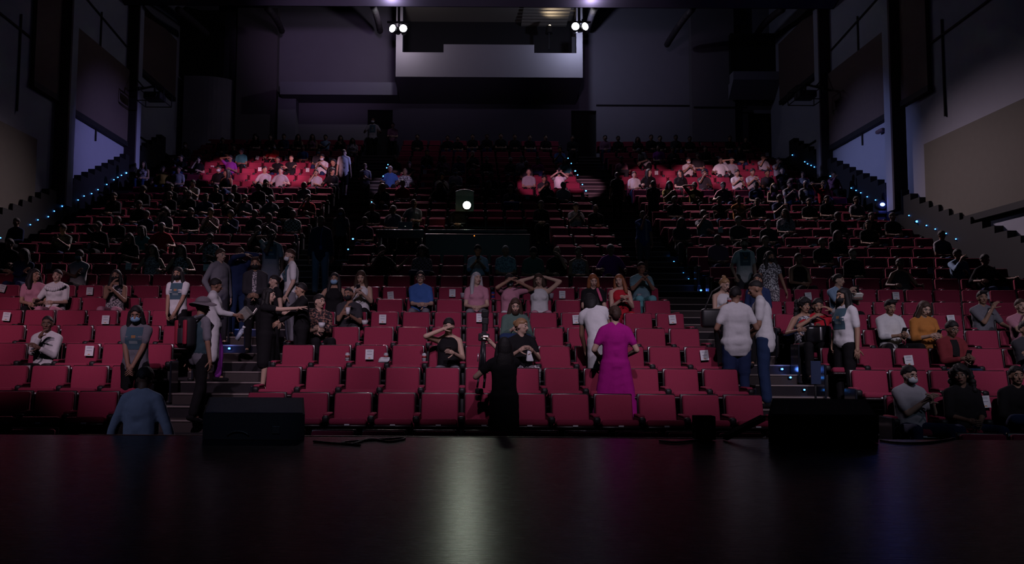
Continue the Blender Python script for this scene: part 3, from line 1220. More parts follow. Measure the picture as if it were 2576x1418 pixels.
def skeleton(sit=False, lean=0.0, side=0.0, twist=0.0, head=(0, 0, 0), arms='side', legs=None, rh=None, lh=None, rp=None, lp=None, slouch=0.0, fat=1.0, neck=1.0):
    J = {'fat': fat}
    P = np.array((0, 0, .55 if sit else .93), float)
    if slouch:
        P = P + np.array((0, -slouch, -.02))
    up = rotv(rotv((0, 0, 1), (1, 0, 0), lean), (0, 1, 0), side)     # + lean tips towards -Y
    J['P'] = P
    J['u'] = up
    rx = rotv((1, 0, 0), up, twist)
    rx = vn(rx - up * rx.dot(up))
    f = np.cross(rx, up)
    J['rx'], J['f'] = rx, f
    J['W'] = P + up * .14
    J['C'] = P + up * .335
    N = P + up * .50
    J['N'] = N
    J['SL'] = N - up * .055 + rx * .156
    J['SR'] = N - up * .055 - rx * .156
    yaw, pitch, tilt = head
    hf = rotv(f, up, yaw)
    hr = rotv(rx, up, yaw)
    hf2 = rotv(hf, hr, pitch)
    hu = rotv(up, hr, pitch)
    hu = rotv(hu, hf2, tilt)
    hr = rotv(hr, hf2, tilt)
    J['hf'], J['hr'], J['hu'] = hf2, hr, hu
    J['H'] = N + up * .055 * neck + hu * .10 + f * .022
    A = ARMS[arms]
    for sd, sg, tgt, pole in (('R', -1, rh, rp), ('L', 1, lh, lp)):
        base = np.array(A[0 if sd == 'R' else 1], float) if tgt is None else np.array(tgt, float)
        T = P + base
        if pole is None:
            if arms in ('behind',):
                pole = (sg * 1.0, -.25, .35)
            elif arms in ('cam',):
                pole = (sg * 1.0, 0, -.7)
            else:
                pole = (sg * .55, .55, -.65)
        E, Hd = ik(J['S' + sd], T, .285, .255, pole)
        J['E' + sd], J['H' + sd] = E, Hd
    for sd, sg in (('R', -1), ('L', 1)):
        hip = P + np.array((sg * .088, -.01, -.02))
        J['hip' + sd] = hip
        if sit:
            if legs == 'cross' and sd == 'R':
                k, a = P + np.array((-.20, -.40, .15)), P + np.array((.20, -.46, .14))
            elif legs == 'wide':
                k, a = P + np.array((sg * .24, -.42, .02)), P + np.array((sg * .22, -.44, -.43))
            else:
                k, a = P + np.array((sg * .12, -.43, .02)), P + np.array((sg * .11, -.42, -.43))
        elif legs == 'walk':
            k, a = np.array((sg * .095, -.05 - sg * .07, .50)), np.array((sg * .10, .02 - sg * .12, .085))
        else:
            k, a = np.array((sg * .10, -.025, .50)), np.array((sg * .11, .015, .085))
        J['k' + sd], J['a' + sd] = k, a
    return J


def torso_prims(g, J, inf=0.0, female=False, tank=False):
    P, W_, C, N, u, rx, f = J['P'], J['W'], J['C'], J['N'], J['u'], J['rx'], J['f']
    R = np.column_stack((rx, -f, u))
    ft = J['fat']
    g.ball(P + u * .0, ((.168 * ft + inf), (.120 * ft + inf), .125), R, 14)
    g.ball(W_ + u * .03, ((.142 if not female else .128) * ft + inf, .105 * ft + inf, .15), R, 14)
    g.ball(C + u * .0, (.163 * (.5 + ft * .5) + inf, .112 * (.5 + ft * .5) + inf, .185), R, 14)
    if female:
        for s in (-1, 1):
            g.ball(C + rx * s * .068 + f * .085 - u * .005, (.060 + inf * .7, .050 + inf * .7, .060), R, 10)
    if tank:
        for s in (-1, 1):
            g.cap(C + rx * s * .075 + f * (.085 + inf), .020, N + rx * s * .085 + u * .020, .018, 8)
            g.cap(C + rx * s * .075 - f * .09 + u * .06, .020, N + rx * s * .085 + u * .020, .018, 8)
        return
    g.cap(J['SR'] - rx * -.02, .050 + inf, J['SL'] - rx * .02, .050 + inf, 12)
    for s in (-1, 1):
        g.cap(N + u * .02 + rx * s * .02, .045 + inf * .5, (J['SL'] if s > 0 else J['SR']) + u * .004, .046 + inf, 10)
    g.cap(N - u * .02 - rx * .07, .052 + inf * .8, N - u * .02 + rx * .07, .052 + inf * .8, 10)


def arm_prims(g, J, sd, inf=0.0, part=1.0):
    """part: fraction of the arm from the shoulder (1 = to the elbow, 2 = to the wrist)"""
    S, E, H = J['S' + sd], J['E' + sd], J['H' + sd]
    if part >= 1:
        g.cap(S, .050 + inf, E, .039 + inf, 10)
        if part > 1:
            t = part - 1
            g.cap(E, .039 + inf, E + (H - E) * t, .039 + (.028 - .039) * t + inf, 10)
    else:
        g.cap(S, .051 + inf, S + (E - S) * part, .050 - .009 * part + inf, 10)


def leg_prims(g, J, sd, inf=0.0, part=2.0, flare=0.0):
    h, k, a = J['hip' + sd], J['k' + sd], J['a' + sd]
    t = min(part, 1)
    g.cap(h, .092 * J['fat'] + inf, h + (k - h) * t, .092 * J['fat'] + (.060 - .092) * t + inf, 12)
    if part > 1:
        t = part - 1
        g.cap(k, .060 + inf, k + (a - k) * t, .060 + (.040 - .060) * t + inf + flare, 12)


def head_prims(g, J):
    H, r, f, u = J['H'], J['hr'], J['hf'], J['hu']
    R = np.column_stack((r, -f, u))
    g.ball(H + u * .022 - f * .010, (.074, .093, .094), R, 16)
    g.ball(H - u * .045 + f * .022, (.058, .066, .066), R, 14)
    g.ball(H - u * .088 + f * .058, (.024, .022, .020), R, 8)
    g.cap(H + f * .085 + u * .004, .010, H + f * .104 - u * .030, .015, 8)
    g.ball(H + f * .082 + u * .030, (.050, .014, .012), R, 8)
    for s in (-1, 1):
        g.ball(H + r * s * .076 - f * .006 - u * .012, (.011, .022, .032), R, 8)
        g.ball(H + r * s * .040 + f * .066 - u * .018, (.022, .018, .020), R, 8)
    g.cap(J['N'] - J['u'] * .02, .056, H - u * .04 - f * .012, .052, 12)


def head_features(g, J, mats):
    H, r, f, u = J['H'], J['hr'], J['hf'], J['hu']
    R = np.column_stack((r, -f, u))
    for s in (-1, 1):
        g.ball(H + r * s * .032 + f * .078 + u * .006, (.0120, .009, .0070), R, 8, 2)
        g.ball(H + r * s * .032 + f * .086 + u * .006, (.0058, .005, .0062), R, 8, 1)
        g.cap(H + r * s * .018 + f * .092 + u * .030, .0032, H + r * s * .048 + f * .080 + u * .029, .0024, 6, 1)
    g.cap(H - r * .020 + f * .0865 - u * .056, .0065, H + r * .020 + f * .0865 - u * .056, .0065, 6, 3)


def hand_geo(g, J, sd, curl=.5, normal=None, fdir=None, sc=1.0):
    E, H = J['E' + sd], J['H' + sd]
    d = vn(H - E) if fdir is None else vn(fdir)
    sg = -1 if sd == 'R' else 1
    if normal is None:
        normal = -np.array(J['rx']) * sg * .8 + np.array(J['f']) * -.4 + np.array((0, 0, -.2))
    n = np.array(normal, float)
    n = n - d * n.dot(d)
    n = vn(n) if np.linalg.norm(n) > 1e-3 else basis(d)[:, 0]
    s = vn(np.cross(d, n)) * sg          # towards the thumb
    R = np.column_stack((s, n, d))
    g.ball(H + d * .048 * sc, (.042 * sc, .019 * sc, .054 * sc), R, 10)
    g.cap(H - d * .01, .027, H + d * .03, .030 * sc, 8)
    ln = (.076, .084, .078, .060)
    for i in range(4):
        p = H + d * (.088 - .005 * abs(i - 1)) * sc + s * (.030 - .020 * i) * sc
        dd = rotv(d, s, 0)
        L = ln[i] * sc
        rr = .0092 * sc
        for q, fr in enumerate((.45, .32, .26)):
            a = curl * (.5 + .35 * q) * (1 + .08 * i)
            dd = vn(dd * math.cos(a) + n * math.sin(a))
            nn = vn(n - dd * n.dot(dd))
            e = p + dd * L * fr
            g.cap(p, rr, e, rr * .88, 7)
            p, rr = e, rr * .88
    p = H + d * .030 * sc + s * .030 * sc
    dd = vn(d * .55 + s * .75 + n * .30)
    for q, L in enumerate((.036, .030, .024)):
        e = p + dd * L * sc
        g.cap(p, .0115 * sc - .001 * q, e, .0105 * sc - .001 * q, 7)
        dd = vn(dd + d * .22 + n * curl * .35)
        p = e


def shoe_geo(J):
    g = Geo()
    for sd in ('R', 'L'):
        a, k = J['a' + sd], J['k' + sd]
        fw = np.array((0, -1, 0), float)
        dn = vn(a - k)
        fw = vn(fw - dn * fw.dot(dn)) if abs(fw.dot(dn)) < .95 else np.array((0, 0, 1.))
        b = a + dn * .045
        g.cap(b - fw * .04, .040, b + fw * .10, .040, 10)
        g.cap(b + fw * .08, .038, b + fw * .155, .030, 10)
        g.cap(a, .043, b, .043, 10)
    return g


# hair in head space: x = own left, y = back, z = up (head centre at 0)
_hair = {}


def hair_mesh(kind):
    if kind in _hair:
        return _hair[kind]
    g = Geo()
    V, Fc = _unit_sphere(24)
    def cap_(rx, ry, rz, front=.45, low=-.25, noise=0.0, c=(0, .012, .026)):
        P = []
        for v in V:
            x, y, z = v
            k = 1.0
            fy = -y
            edge = front - .42 * abs(x)       # hairline height at the front
            if fy > .15 and z < edge:
                k = .74
            if z < low - .25 * y:
                k = min(k, .78)
            if noise and k == 1.0:
                k += noise * (math.sin(23 * x + 11 * z) * math.sin(19 * y + 17 * z) + .6 * math.sin(41 * x) * math.sin(37 * z + 29 * y))
            P.append((x * rx * k + c[0], y * ry * k + c[1], z * rz * k + c[2]))
        g.add(P, Fc)
    if kind == 'short':
        cap_(.085, .106, .106, .40, -.30, .03)
    elif kind == 'crop':
        cap_(.078, .098, .097, .50, -.15, .01)
    elif kind == 'quiff':
        cap_(.083, .104, .106, .38, -.30, .03)
        g.cap((-.04, -.075, .098), .024, (.045, -.07, .105), .026, 10)
    elif kind == 'curly':
        cap_(.112, .124, .124, .34, -.45, .09)
        for i in range(34):
            a = i * 2.4
            z = -.19 + .008 * i
            g.ball((.108 * math.cos(a) * (1 if z > -.05 else 1.1), .045 + .075 * abs(math.sin(a)), z), .040, n=8)
    elif kind == 'bald':
        cap_(.0765, .096, .060, -.2, -.55, .0, (0, .012, -.01))
    else:
        cap_(.086, .107, .106, .44, -.30, .015)
        if kind in ('long', 'verylong', 'wavy'):
            L = {'long': -.25, 'verylong': -.36, 'wavy': -.27}[kind]
            w = 1.15 if kind == 'wavy' else 1.0
            for s in (-1, 1):
                g.cap((s * .072, -.01, .03), .032, (s * .090 * w, .004, -.12), .042 * w, 10)
                g.cap((s * .090 * w, .004, -.12), .042 * w, (s * .105 * w, -.035, L + .03), .030 * w, 10)
            g.ball((0, .066, -.03), (.094 * w, .058 * w, .16), n=14)
            g.ball((0, .080, L * .60), (.118 * w, .048 * w, abs(L) * .56), n=14)
            if kind == 'wavy':
                for i in range(26):
                    a = i * 1.9
                    g.ball((.105 * math.cos(a), .05 + .04 * math.sin(a), -.02 - .010 * i), .042, n=8)
        elif kind == 'bob':
            for s in (-1, 1):
                g.cap((s * .072, .0, .03), .034, (s * .084, -.005, -.10), .040, 10)
            g.ball((0, .05, -.04), (.104, .072, .15), n=14)
        elif kind == 'bun':
            g.ball((0, .105, .05), (.045, .042, .045), n=12)
        elif kind == 'topbun':
            g.ball((0, .055, .130), (.042, .042, .038), n=12)
        elif kind == 'updo':
            g.ball((.01, .085, .0), (.060, .050, .070), n=12)
            g.ball((.03, .09, .04), (.038, .036, .036), n=10)
        elif kind == 'tail':
            g.ball((0, .11, .05), (.026, .026, .03), n=10)
            g.cap((0, .12, .03), .026, (0, .115, -.20), .014, 10)
    me = remesh(g, .008, 2).mesh('hair', HAIRC['k'])
    _hair[kind] = me
    return me


_hairv = {}


def hair_obj(kind, col, J, root, s=1.0):
    key = (kind, col)
    if key not in _hairv:
        me = hair_mesh(kind)
        if col != 'k':
            me = me.copy()
            me.materials[0] = HAIRC[col]
        _hairv[key] = me
    o = link('hair', _hairv[key], root)
    R = np.column_stack((J['hr'], -J['hf'], J['hu']))
    M = Matrix([[R[i][0], R[i][1], R[i][2], J['H'][i]] for i in range(3)] + [[0, 0, 0, 1]])
    o.matrix_local = M
    return o


_mask = {}


def mask_obj(col, J, root):
    if col not in _mask:
        g = Geo()
        V, Fc = _unit_sphere(16)
        P = []
        for v in V:
            x, y, z = v
            y2 = -abs(y) if y < .2 else -.05
            P.append((x * .066, y2 * .062 - .047 - (.012 if abs(x) < .3 else 0) * (1 - abs(z)), z * .052 - .050))
        g.add(P, Fc)
        for s in (-1, 1):
            g.cap((s * .064, -.05, -.03), .0025, (s * .080, .0, .0), .0025, 5)
        c = {'w': (.72, .74, .78), 'c': (.30, .52, .74), 'k': (.012, .012, .014)}[col]
        _mask[col] = g.mesh('face_mask', mat('mask_' + {'w': 'white', 'c': 'blue', 'k': 'black'}[col], c, .85))
    o = link('face_mask', _mask[col], root)
    R = np.column_stack((J['hr'], -J['hf'], J['hu']))
    o.matrix_local = Matrix([[R[i][0], R[i][1], R[i][2], J['H'][i]] for i in range(3)] + [[0, 0, 0, 1]])
    return o


def body_mesh(J, skin, voxel=.011, female=False, hands=(None, None), curl=(.5, .5), fdir=(None, None), features=True):
    g = Geo()
    torso_prims(g, J, -.006, female)
    for sd in ('R', 'L'):
        arm_prims(g, J, sd, 0, 2.0)
        leg_prims(g, J, sd, -.004, 2.0)
        a, k = J['a' + sd], J['k' + sd]
        g.cap(a, .036, a + vn(a - k) * .03 + np.array((0, -.08, 0)), .03, 8)
    head_prims(g, J)
    b = remesh(g, voxel, 3)
    hg = Geo()
    for i, sd in enumerate(('R', 'L')):
        hand_geo(hg, J, sd, curl[i], hands[i], fdir[i])
    b.add(hg.V, hg.F, 0)
    if features:
        head_features(b, J, None)
    return b.mesh('body', [skin, M_feat, M_eye, M_lip])


def wrinkle(g, amp=.005, fr=26, seed=0.0):
    V = np.array(g.V)
    n = np.sin(V[:, 2] * fr + 3 * np.sin(V[:, 0] * 9 + seed) + seed) * np.sin(V[:, 0] * fr * .7 + 2 * np.sin(V[:, 2] * 11 + seed * 2)) + .6 * np.sin(V[:, 2] * fr * 2.1 + V[:, 1] * 17 + V[:, 0] * 13 + seed)
    ctr = V.mean(axis=0)
    d = V - ctr
    d[:, 2] *= .15
    d /= np.maximum(1e-6, np.linalg.norm(d, axis=1))[:, None]
    V = V + d * (n * amp)[:, None]
    g.V = [tuple(v) for v in V]
    return g


def top_mesh(J, m, sleeve=.55, female=False, inf=.012, voxel=.012, hem=.05, skirt=None, seed=0.0, loose=0.0):
    loose = loose * .6
    g = Geo()
    torso_prims(g, J, inf + loose, female, sleeve <= 0)
    if sleeve > 0:
        for sd in ('R', 'L'):
            arm_prims(g, J, sd, inf + .003, sleeve)
    for s in (-1, 1):
        g.cap(J['P'] + J['rx'] * s * .055, .098 * J['fat'] + inf + loose, J['C'] + J['rx'] * s * .055 - J['u'] * (.05 if sleeve <= 0 else 0), (.088 if sleeve <= 0 else .096) + inf + loose, 12)
    if hem:
        R = np.column_stack((J['rx'], -J['f'], J['u']))
        g.cap(J['P'] + J['u'] * .03 - J['rx'] * .05, .118 * J['fat'] + inf, J['P'] - J['u'] * hem * .6 - J['rx'] * .05, .112 * J['fat'] + inf, 12)
        g.cap(J['P'] + J['u'] * .03 + J['rx'] * .05, .118 * J['fat'] + inf, J['P'] - J['u'] * hem * .6 + J['rx'] * .05, .112 * J['fat'] + inf, 12)
    if skirt:
        L, w = skirt
        for s in (-1, 0, 1):
            g.cap(J['P'] + np.array((s * .07, 0, .02)), .125, J['P'] + np.array((s * (w - .10), .01, -L)), .11 + .02 * (s == 0), 14)
    b = wrinkle(remesh(g, voxel, 14), .0014, 26, seed)
    return b.mesh('shirt', m)


def pants_mesh(J, m, part=1.93, inf=.012, voxel=.013, flare=.012, seed=1.0):
    g = Geo()
    R = np.column_stack((J['rx'], -J['f'], J['u']))
    g.ball(J['P'] - J['u'] * .02, (.172 * J['fat'] + inf * .5, .124 * J['fat'] + inf * .5, .115), R, 14)
    for sd in ('R', 'L'):
        leg_prims(g, J, sd, inf, part, flare)
    b = wrinkle(remesh(g, voxel, 5), .0022, 22, seed)
    return b.mesh('trousers', m)


def graphic(J, shirt, col2, root, w=.11, h=.15, dz=.0):
    """printed picture lying on the chest of a shirt"""
    bm = bmesh.new()
    bm.from_mesh(shirt)
    bv = BVHTree.FromBMesh(bm)
    bm.free()
    C, rx, u, f = J['C'], J['rx'], J['u'], J['f']
    n = 8
    V = []
    for j in range(n + 1):
        for i in range(n + 1):
            p = C + rx * (i / n - .5) * 2 * w + u * ((j / n - .5) * 2 * h + dz) + f * .5
            hit = bv.ray_cast(Vector(p), Vector(-f))
            q = np.array(hit[0]) if hit[0] is not None else C + rx * (i / n - .5) * 2 * w + u * ((j / n - .5) * 2 * h + dz) + f * .13
            V.append(q + f * .004)
    Fc, M = [], []
    g = Geo()
    for j in range(n):
        for i in range(n):
            a = j * (n + 1) + i
            Fc.append((a, a + 1, a + n + 2, a + n + 1))
    g.add(V, Fc)
    for q, (i, j) in enumerate([(i, j) for j in range(n) for i in range(n)]):
        if (j == 4 and 3 <= i <= 4):
            g.M[q] = 1
        if j in (2,) and 2 <= i <= 5:
            g.M[q] = 2
    return link('chest_print', g.mesh('chest_print', [mat('teal_print', (.06, .12, .16), .9), mat('dim_orange_print', (.40, .20, .08), .8), mat('pale_print', (.22, .28, .30), .9)]), root)


def patch(J, garment, m, root, name, w=.06, h=.17, dx=.0, dz=.0):
    """strip of cloth lying on the front of a garment"""
    bm = bmesh.new()
    bm.from_mesh(garment)
    bv = BVHTree.FromBMesh(bm)
    bm.free()
    C, rx, u, f = J['C'], J['rx'], J['u'], J['f']
    n, k = 6, 14
    g = Geo()
    V = []
    for j in range(k + 1):
        for i in range(n + 1):
            p = C + rx * ((i / n - .5) * 2 * w + dx) + u * ((j / k - .5) * 2 * h + dz)
            hit = bv.ray_cast(Vector(p + f * .5), Vector(-f))
            q = np.array(hit[0]) if hit[0] is not None else p + f * .12
            V.append(q + f * .005)
    g.add(V, [(j * (n + 1) + i, j * (n + 1) + i + 1, (j + 1) * (n + 1) + i + 1, (j + 1) * (n + 1) + i) for j in range(k) for i in range(n)])
    return link(name, g.mesh(name, m), root)


def garment_of(r, *names):
    for c in r.children:
        if c.name.split('.')[0] in names:
            return c.data


NP = [0]


def person(loc, yaw, label, J, skin='t', top='w', sleeve=.55, pants='d', pleg=1.93, hair=('short', 'k'), mask=None, female=False, scale=1.0, voxel=.011, skirt=None, hem=.05, loose=0.0,
           hands=(None, None), curl=(.5, .5), fdir=(None, None), print_=False, group=None, topname='shirt', zs=1.0, shoe='k'):
    NP[0] += 1
    r = empty('person', loc, yaw)
    r.scale = (scale, scale, scale * zs)
    tag(r, label, 'person', group)
    link('body', body_mesh(J, SKIN[skin], voxel, female, hands, curl, fdir), r)
    tm = top_mesh(J, cloth_of(top), sleeve, female, skirt=skirt, hem=hem, loose=loose, seed=NP[0] * 1.3)
    tm.name = topname
    link(topname, tm, r)
    if pants:
        link('trousers', pants_mesh(J, cloth_of(pants), pleg, seed=NP[0] * .7), r)
    link('shoes', shoe_geo(J).mesh('shoes', cloth(shoe)), r)
    if hair:
        hair_obj(hair[0], hair[1], J, r)
    if mask:
        mask_obj(mask, J, r)
    if print_:
        graphic(J, tm, None, r)
    return r


def world_of(r, J, key, off=(0, 0, 0)):
    p = Vector(J[key]) + Vector(off)
    return Matrix.LocRotScale(r.location, r.rotation_euler, r.scale) @ p

# ------------------------------------------------------------------ placing people
PERSON_SEAT = set()


def row_for(px, py, hz=1.165, dy=-.14):
    best = None
    for k in range(NR):
        p = at(px, py, D[k] + dy)
        e = abs(p.z - (FLOOR[k] + hz)) * FPX / D[k]
        if best is None or e < best[0]:
            best = (e, k, p)
    return best[1], best[2]


def seat_for(px, py, k=None):
    if k is None:
        k, p = row_for(px, py)
    else:
        p = at(px, py, D[k] - .14)
    c = min(((abs(v.x - p.x), kk) for kk, v in SEAT_AT.items() if kk[0] == k), default=None)
    key = c[1]
    sx = SEAT_AT[key].x
    x = max(sx - .17, min(sx + .17, p.x))
    if abs(p.x - sx) > .4:
        x = p.x
    zs = max(.88, min(1.10, (p.z - FLOOR[k] - .42) / (1.205 - .42)))
    return k, key, Vector((x, D[k] - .17, FLOOR[k])), zs


HANDY = []          # things people hold: (kind, world position, rotation, label)


def sit(px, py, label, k=None, yaw=0, arms='lap', **kw):
    k, key, loc, zs = seat_for(px, py, k)
    PERSON_SEAT.add(key)
    ja = {n: kw.pop(n) for n in ('lean', 'side', 'twist', 'head', 'legs', 'rh', 'lh', 'rp', 'lp', 'slouch', 'fat') if n in kw}
    ja.setdefault('lean', -.06)
    J = skeleton(sit=True, arms=arms, **ja)
    kw.setdefault('group', None)
    pelvis = .42
    r = person(loc, math.radians(yaw), label, J, zs=1.0, **kw)
    r.location.z += (zs - 1) * .5
    return r, J


def stand(px, ytop, d, label, yaw=0, arms='side', gz=None, hmin=.88, hmax=1.12, **kw):
    top = at(px, ytop, d)
    gz = ground(top.x, d) if gz is None else gz
    ja = {n: kw.pop(n) for n in ('lean', 'side', 'twist', 'head', 'legs', 'rh', 'lh', 'rp', 'lp', 'fat') if n in kw}
    J = skeleton(sit=False, arms=arms, **ja)
    htop = (J['H'] + J['hu'] * .118)
    s = (top.z - gz) / htop[2]
    s = max(hmin, min(hmax, s))
    y = math.radians(yaw)
    ox = htop[0] * math.cos(y) - htop[1] * math.sin(y)
    oy = htop[0] * math.sin(y) + htop[1] * math.cos(y)
    r = person((top.x - ox * s, d - oy * s, top.z - htop[2] * s), y, label, J, scale=s, **kw)
    return r, J


def phone(p, rot=(0, 0, 0), label='', lit=False):
    g = Geo()
    g.rbox((0, 0, 0), (.075, .010, .150), .004)
    r = empty('mobile_phone', p)
    r.rotation_euler = rot
    tag(r, label, 'phone')
    link('phone_case', g.mesh('phone_case', mat('phone_black', (.015, .015, .018), .3), False), r)
    g = Geo()
    g.box((-.034, .0052, -.070), (.034, .0062, .070))
    link('screen', g.mesh('screen', mat('phone_screen', (.6, .55, .5), emit=(.8 if lit else .25), ecol=(1, .72, .45)), False), r)
    return r


def cup(p, label, col='paper_cup_white', c=(.75, .74, .76), r1=.040, h=.11):
    g = Geo()
    g.cyl((0, 0, 0), (0, 0, h), r1 * .75, 18, r2=r1)
    r = empty('drink_cup', p)
    tag(r, label, 'cup')
    link('cup_body', g.mesh('cup_body', mat(col, c, .5)), r)
    g = Geo()
    g.cyl((0, 0, h), (0, 0, h + .008), r1 * 1.04, 18)
    link('rim', g.mesh('rim', mat('cup_rim', (.7, .7, .72), .4)), r)
    return r


def can(p, label, c=(.68, .68, .74), nm='silver_can'):
    g = Geo()
    g.cyl((0, 0, .004), (0, 0, .012), .026, 18, r2=.032)
    g.cyl((0, 0, .012), (0, 0, .105), .032, 18)
    g.cyl((0, 0, .105), (0, 0, .120), .032, 18, r2=.026)
    r = empty('drink_can', p)
    tag(r, label, 'can', 'drink cans on the armrests')
    link('can_body', g.mesh('can_body', mat(nm, c, .35, .15)), r)
    g = Geo()
    g.cyl((0, 0, .120), (0, 0, .123), .025, 18)
    link('lid', g.mesh('lid', mat('can_lid', (.7, .7, .72), .3, .9)), r)
    g = Geo()
    g.cyl((0, 0, .05), (0, 0, .085), .0325, 18)
    link('band', g.mesh('band', mat('red_label', (.35, .05, .05), .4)), r)
    return r


# ------------------------------------------------------------------ standing people near the stage
r, J = stand(371, 927, 7.75, 'man in blue long sleeved shirt seen from behind at the stage edge, head bowed', 180, arms='spread', head=(0, .45, 0), gz=0, skin='d', top='h', sleeve=1.92, pants='n', hair=('short', 'k'), loose=.014, hem=.16, voxel=.010)
r, J = stand(342, 770, 11.1, 'masked woman in grey T-shirt standing with hands clasped between red seats, long dark hair', 4, arms='clasp', head=(.1, .25, 0), skin='m', top='s', sleeve=.6, pants='k', hair=('verylong', 'k'), mask='c', female=True, hem=.12, print_=True, loose=.006)
r, J = stand(447, 672, 13.9, 'woman in white printed T-shirt and black mask standing with hands held low', -4, rh=(-.10, -.22, -.14), lh=(.02, -.24, -.16), head=(0, .12, 0), skin='t', top='w', sleeve=.55, pants='k', hair=('verylong', 'k'), mask='k', female=True, hem=.10, print_=True)
# hat and backpack
r, J = stand(512, 752, 11.25, 'person in wide brimmed hat and dark vest seen from behind', 140, arms='side', head=(-.2, .1, 0), skin='m', top='s', sleeve=.85, pants='k', pleg=1.93, hair=('crop', 'k'), legs='walk', loose=.012, hem=.12, hmin=.9)
hat = Geo()
hat.ball((0, 0, .0), (.105, .115, .085), n=20)
n = 28
V = []
for rad, z in ((.098, .0), (.185, -.045), (.185, -.040), (.098, .008)):
    for i in range(n):
        a = 2 * PI * i / n
        V.append((rad * math.cos(a), rad * 1.05 * math.sin(a), z - .02 * math.cos(2 * a) * (rad > .15)))
hat.add(V, [(a * n + i, a * n + (i + 1) % n, ((a + 1) % 4) * n + (i + 1) % n, ((a + 1) % 4) * n + i) for a in range(4) for i in range(n)])
ho = link('hat', hat.mesh('hat', mat('pinkish_grey_felt', (.17, .14, .16), .9)), r)
ho.location = J['H'] + J['hu'] * .075
# dark vest over the T-shirt
vg = Geo()
R_ = np.column_stack((J['rx'], -J['f'], J['u']))
for s in (-1, 1):
    vg.cap(J['P'] + J['u'] * .02 + J['rx'] * s * .06, .128, J['C'] + J['rx'] * s * .06, .128, 14)
    vg.cap(J['C'] + J['rx'] * s * .07 + J['u'] * .04, .118, J['N'] + J['rx'] * s * .10 - J['u'] * .05, .072, 12)
link('vest', wrinkle(remesh(vg, .012, 3), .004, 24, 2.0).mesh('vest', mat('dark_teal_denim', (.035, .075, .095), .9, var=.2, scale=12)), r)
bpw = world_of(r, J, 'C', (0, .21, -.04))
bp = empty('backpack', bpw, r.rotation_euler.z)
bp.scale = r.scale
tag(bp, 'red and black backpack worn by the person in the wide brimmed hat', 'backpack')
g = Geo()
g.rbox((0, 0, 0), (.32, .17, .44), .07, seg=4)
link('bag_body', g.mesh('bag_body', mat('black_nylon', (.018, .018, .022), .7)), bp)
for s in (-1, 1):
    g = Geo()
    g.rbox((s * .105, .085, .0), (.075, .04, .34), .02, seg=3)
    link('side_pocket', g.mesh('side_pocket', mat('red_nylon', (.50, .03, .07), .7)), bp)
    g = Geo()
    g.tube([(s * .11, -.08, .19), (s * .12, -.20, .23), (s * .12, -.34, .10), (s * .11, -.22, -.10)], .020, 8)
    link('shoulder_strap', g.mesh('shoulder_strap', mat('black_nylon', (.018, .018, .022), .7)), bp)
g = Geo()
g.rbox((0, .088, -.05), (.12, .04, .22), .02, seg=3)
g.cyl((0, .105, .10), (0, .115, .10), .022, 14)
link('front_pocket', g.mesh('front_pocket', mat('grey_nylon', (.06, .05, .06), .7)), bp)
# long white tunic holding a snack bag
r, J = stand(548, 701, 12.85, 'person in long white tunic and purple trousers holding a foil snack bag on the aisle', 105, rh=(-.10, -.36, .16), lh=(.04, -.38, .17), head=(.15, .2, 0), skin='m', top='w', sleeve=1.7, pants='u', pleg=1.93, hair=('short', 'k'), skirt=(.54, .28), loose=.05, topname='tunic', legs='walk')
hp = world_of(r, J, 'HL', (.0, -.13, .02))
bag = empty('snack_bag', hp, .4)
tag(bag, 'shiny crumpled foil snack bag held by the person in the white tunic', 'snack bag')
g = Geo()
g.rbox((0, 0, 0), (.17, .07, .20), .03, seg=3)
V = np.array(g.V)
V += .012 * np.sin(V[:, [2, 0, 1]] * 70) + .008 * np.sin(V[:, [1, 2, 0]] * 130)
g.V = [tuple(v) for v in V]
o = link('foil_pouch', g.mesh('foil_pouch', mat('foil', (.75, .72, .66), .25, .8), False), bag)
o.rotation_euler = (.3, .9, 0)
g = Geo()
g.rbox((.11, 0, .07), (.03, .01, .20), .004)
V = np.array(g.V)
V[:, 0] += .012 * np.sin(V[:, 2] * 90)
g.V = [tuple(v) for v in V]
o = link('sealed_edge', g.mesh('sealed_edge', mat('foil', (.75, .72, .66), .25, .8), False), bag)
o.rotation_euler = (0, .5, 0)
wb = at(605, 838, 12.7)
b_ = empty('water_bottle', wb)
b_.rotation_euler = (0, .5, 0)
tag(b_, 'clear water bottle with white cap held low in the aisle beside the tunic', 'bottle')
g = Geo()
g.cyl((0, 0, -.11), (0, 0, .05), .034, 16)
g.cyl((0, 0, .05), (0, 0, .085), .034, 16, r2=.014)
link('bottle_body', g.mesh('bottle_body', mat('clear_plastic', (.45, .50, .62), .2)), b_)
g = Geo()
g.cyl((0, 0, .085), (0, 0, .12), .024, 14)
link('cap', g.mesh('cap', mat('white_cap', (.75, .75, .78), .5)), b_)
r, J = stand(556, 626, 14.9, 'person in grey sweatshirt with ruddy lit face standing behind the white tunic', 55, arms='pocket', skin='l', top='s', sleeve=1.9, pants='d', hair=('short', 'n'), loose=.012, hem=.1)
r, J = stand(606, 624, 15.2, 'man in dark navy jacket with one arm raised across his head, pale jeans', 35, rh=(.05, -.20, .62), lh=(.05, -.10, .66), lp=(1, -.3, .1), rp=(-1, -.2, -.3), head=(.3, .35, .1), skin='l', top='n', sleeve=1.9, pants='j', hair=('short', 'n'), loose=.014, hem=.1)
r, J = stand(643, 647, 14.4, 'masked man in dark suit jacket with both hands clasped at his belly', 8, rh=(-.02, -.24, .10), lh=(.03, -.25, .10), skin='t', top='d', sleeve=1.9, pants='k', hair=('quiff', 'n'), mask='k', loose=.016, hem=.18, topname='jacket')
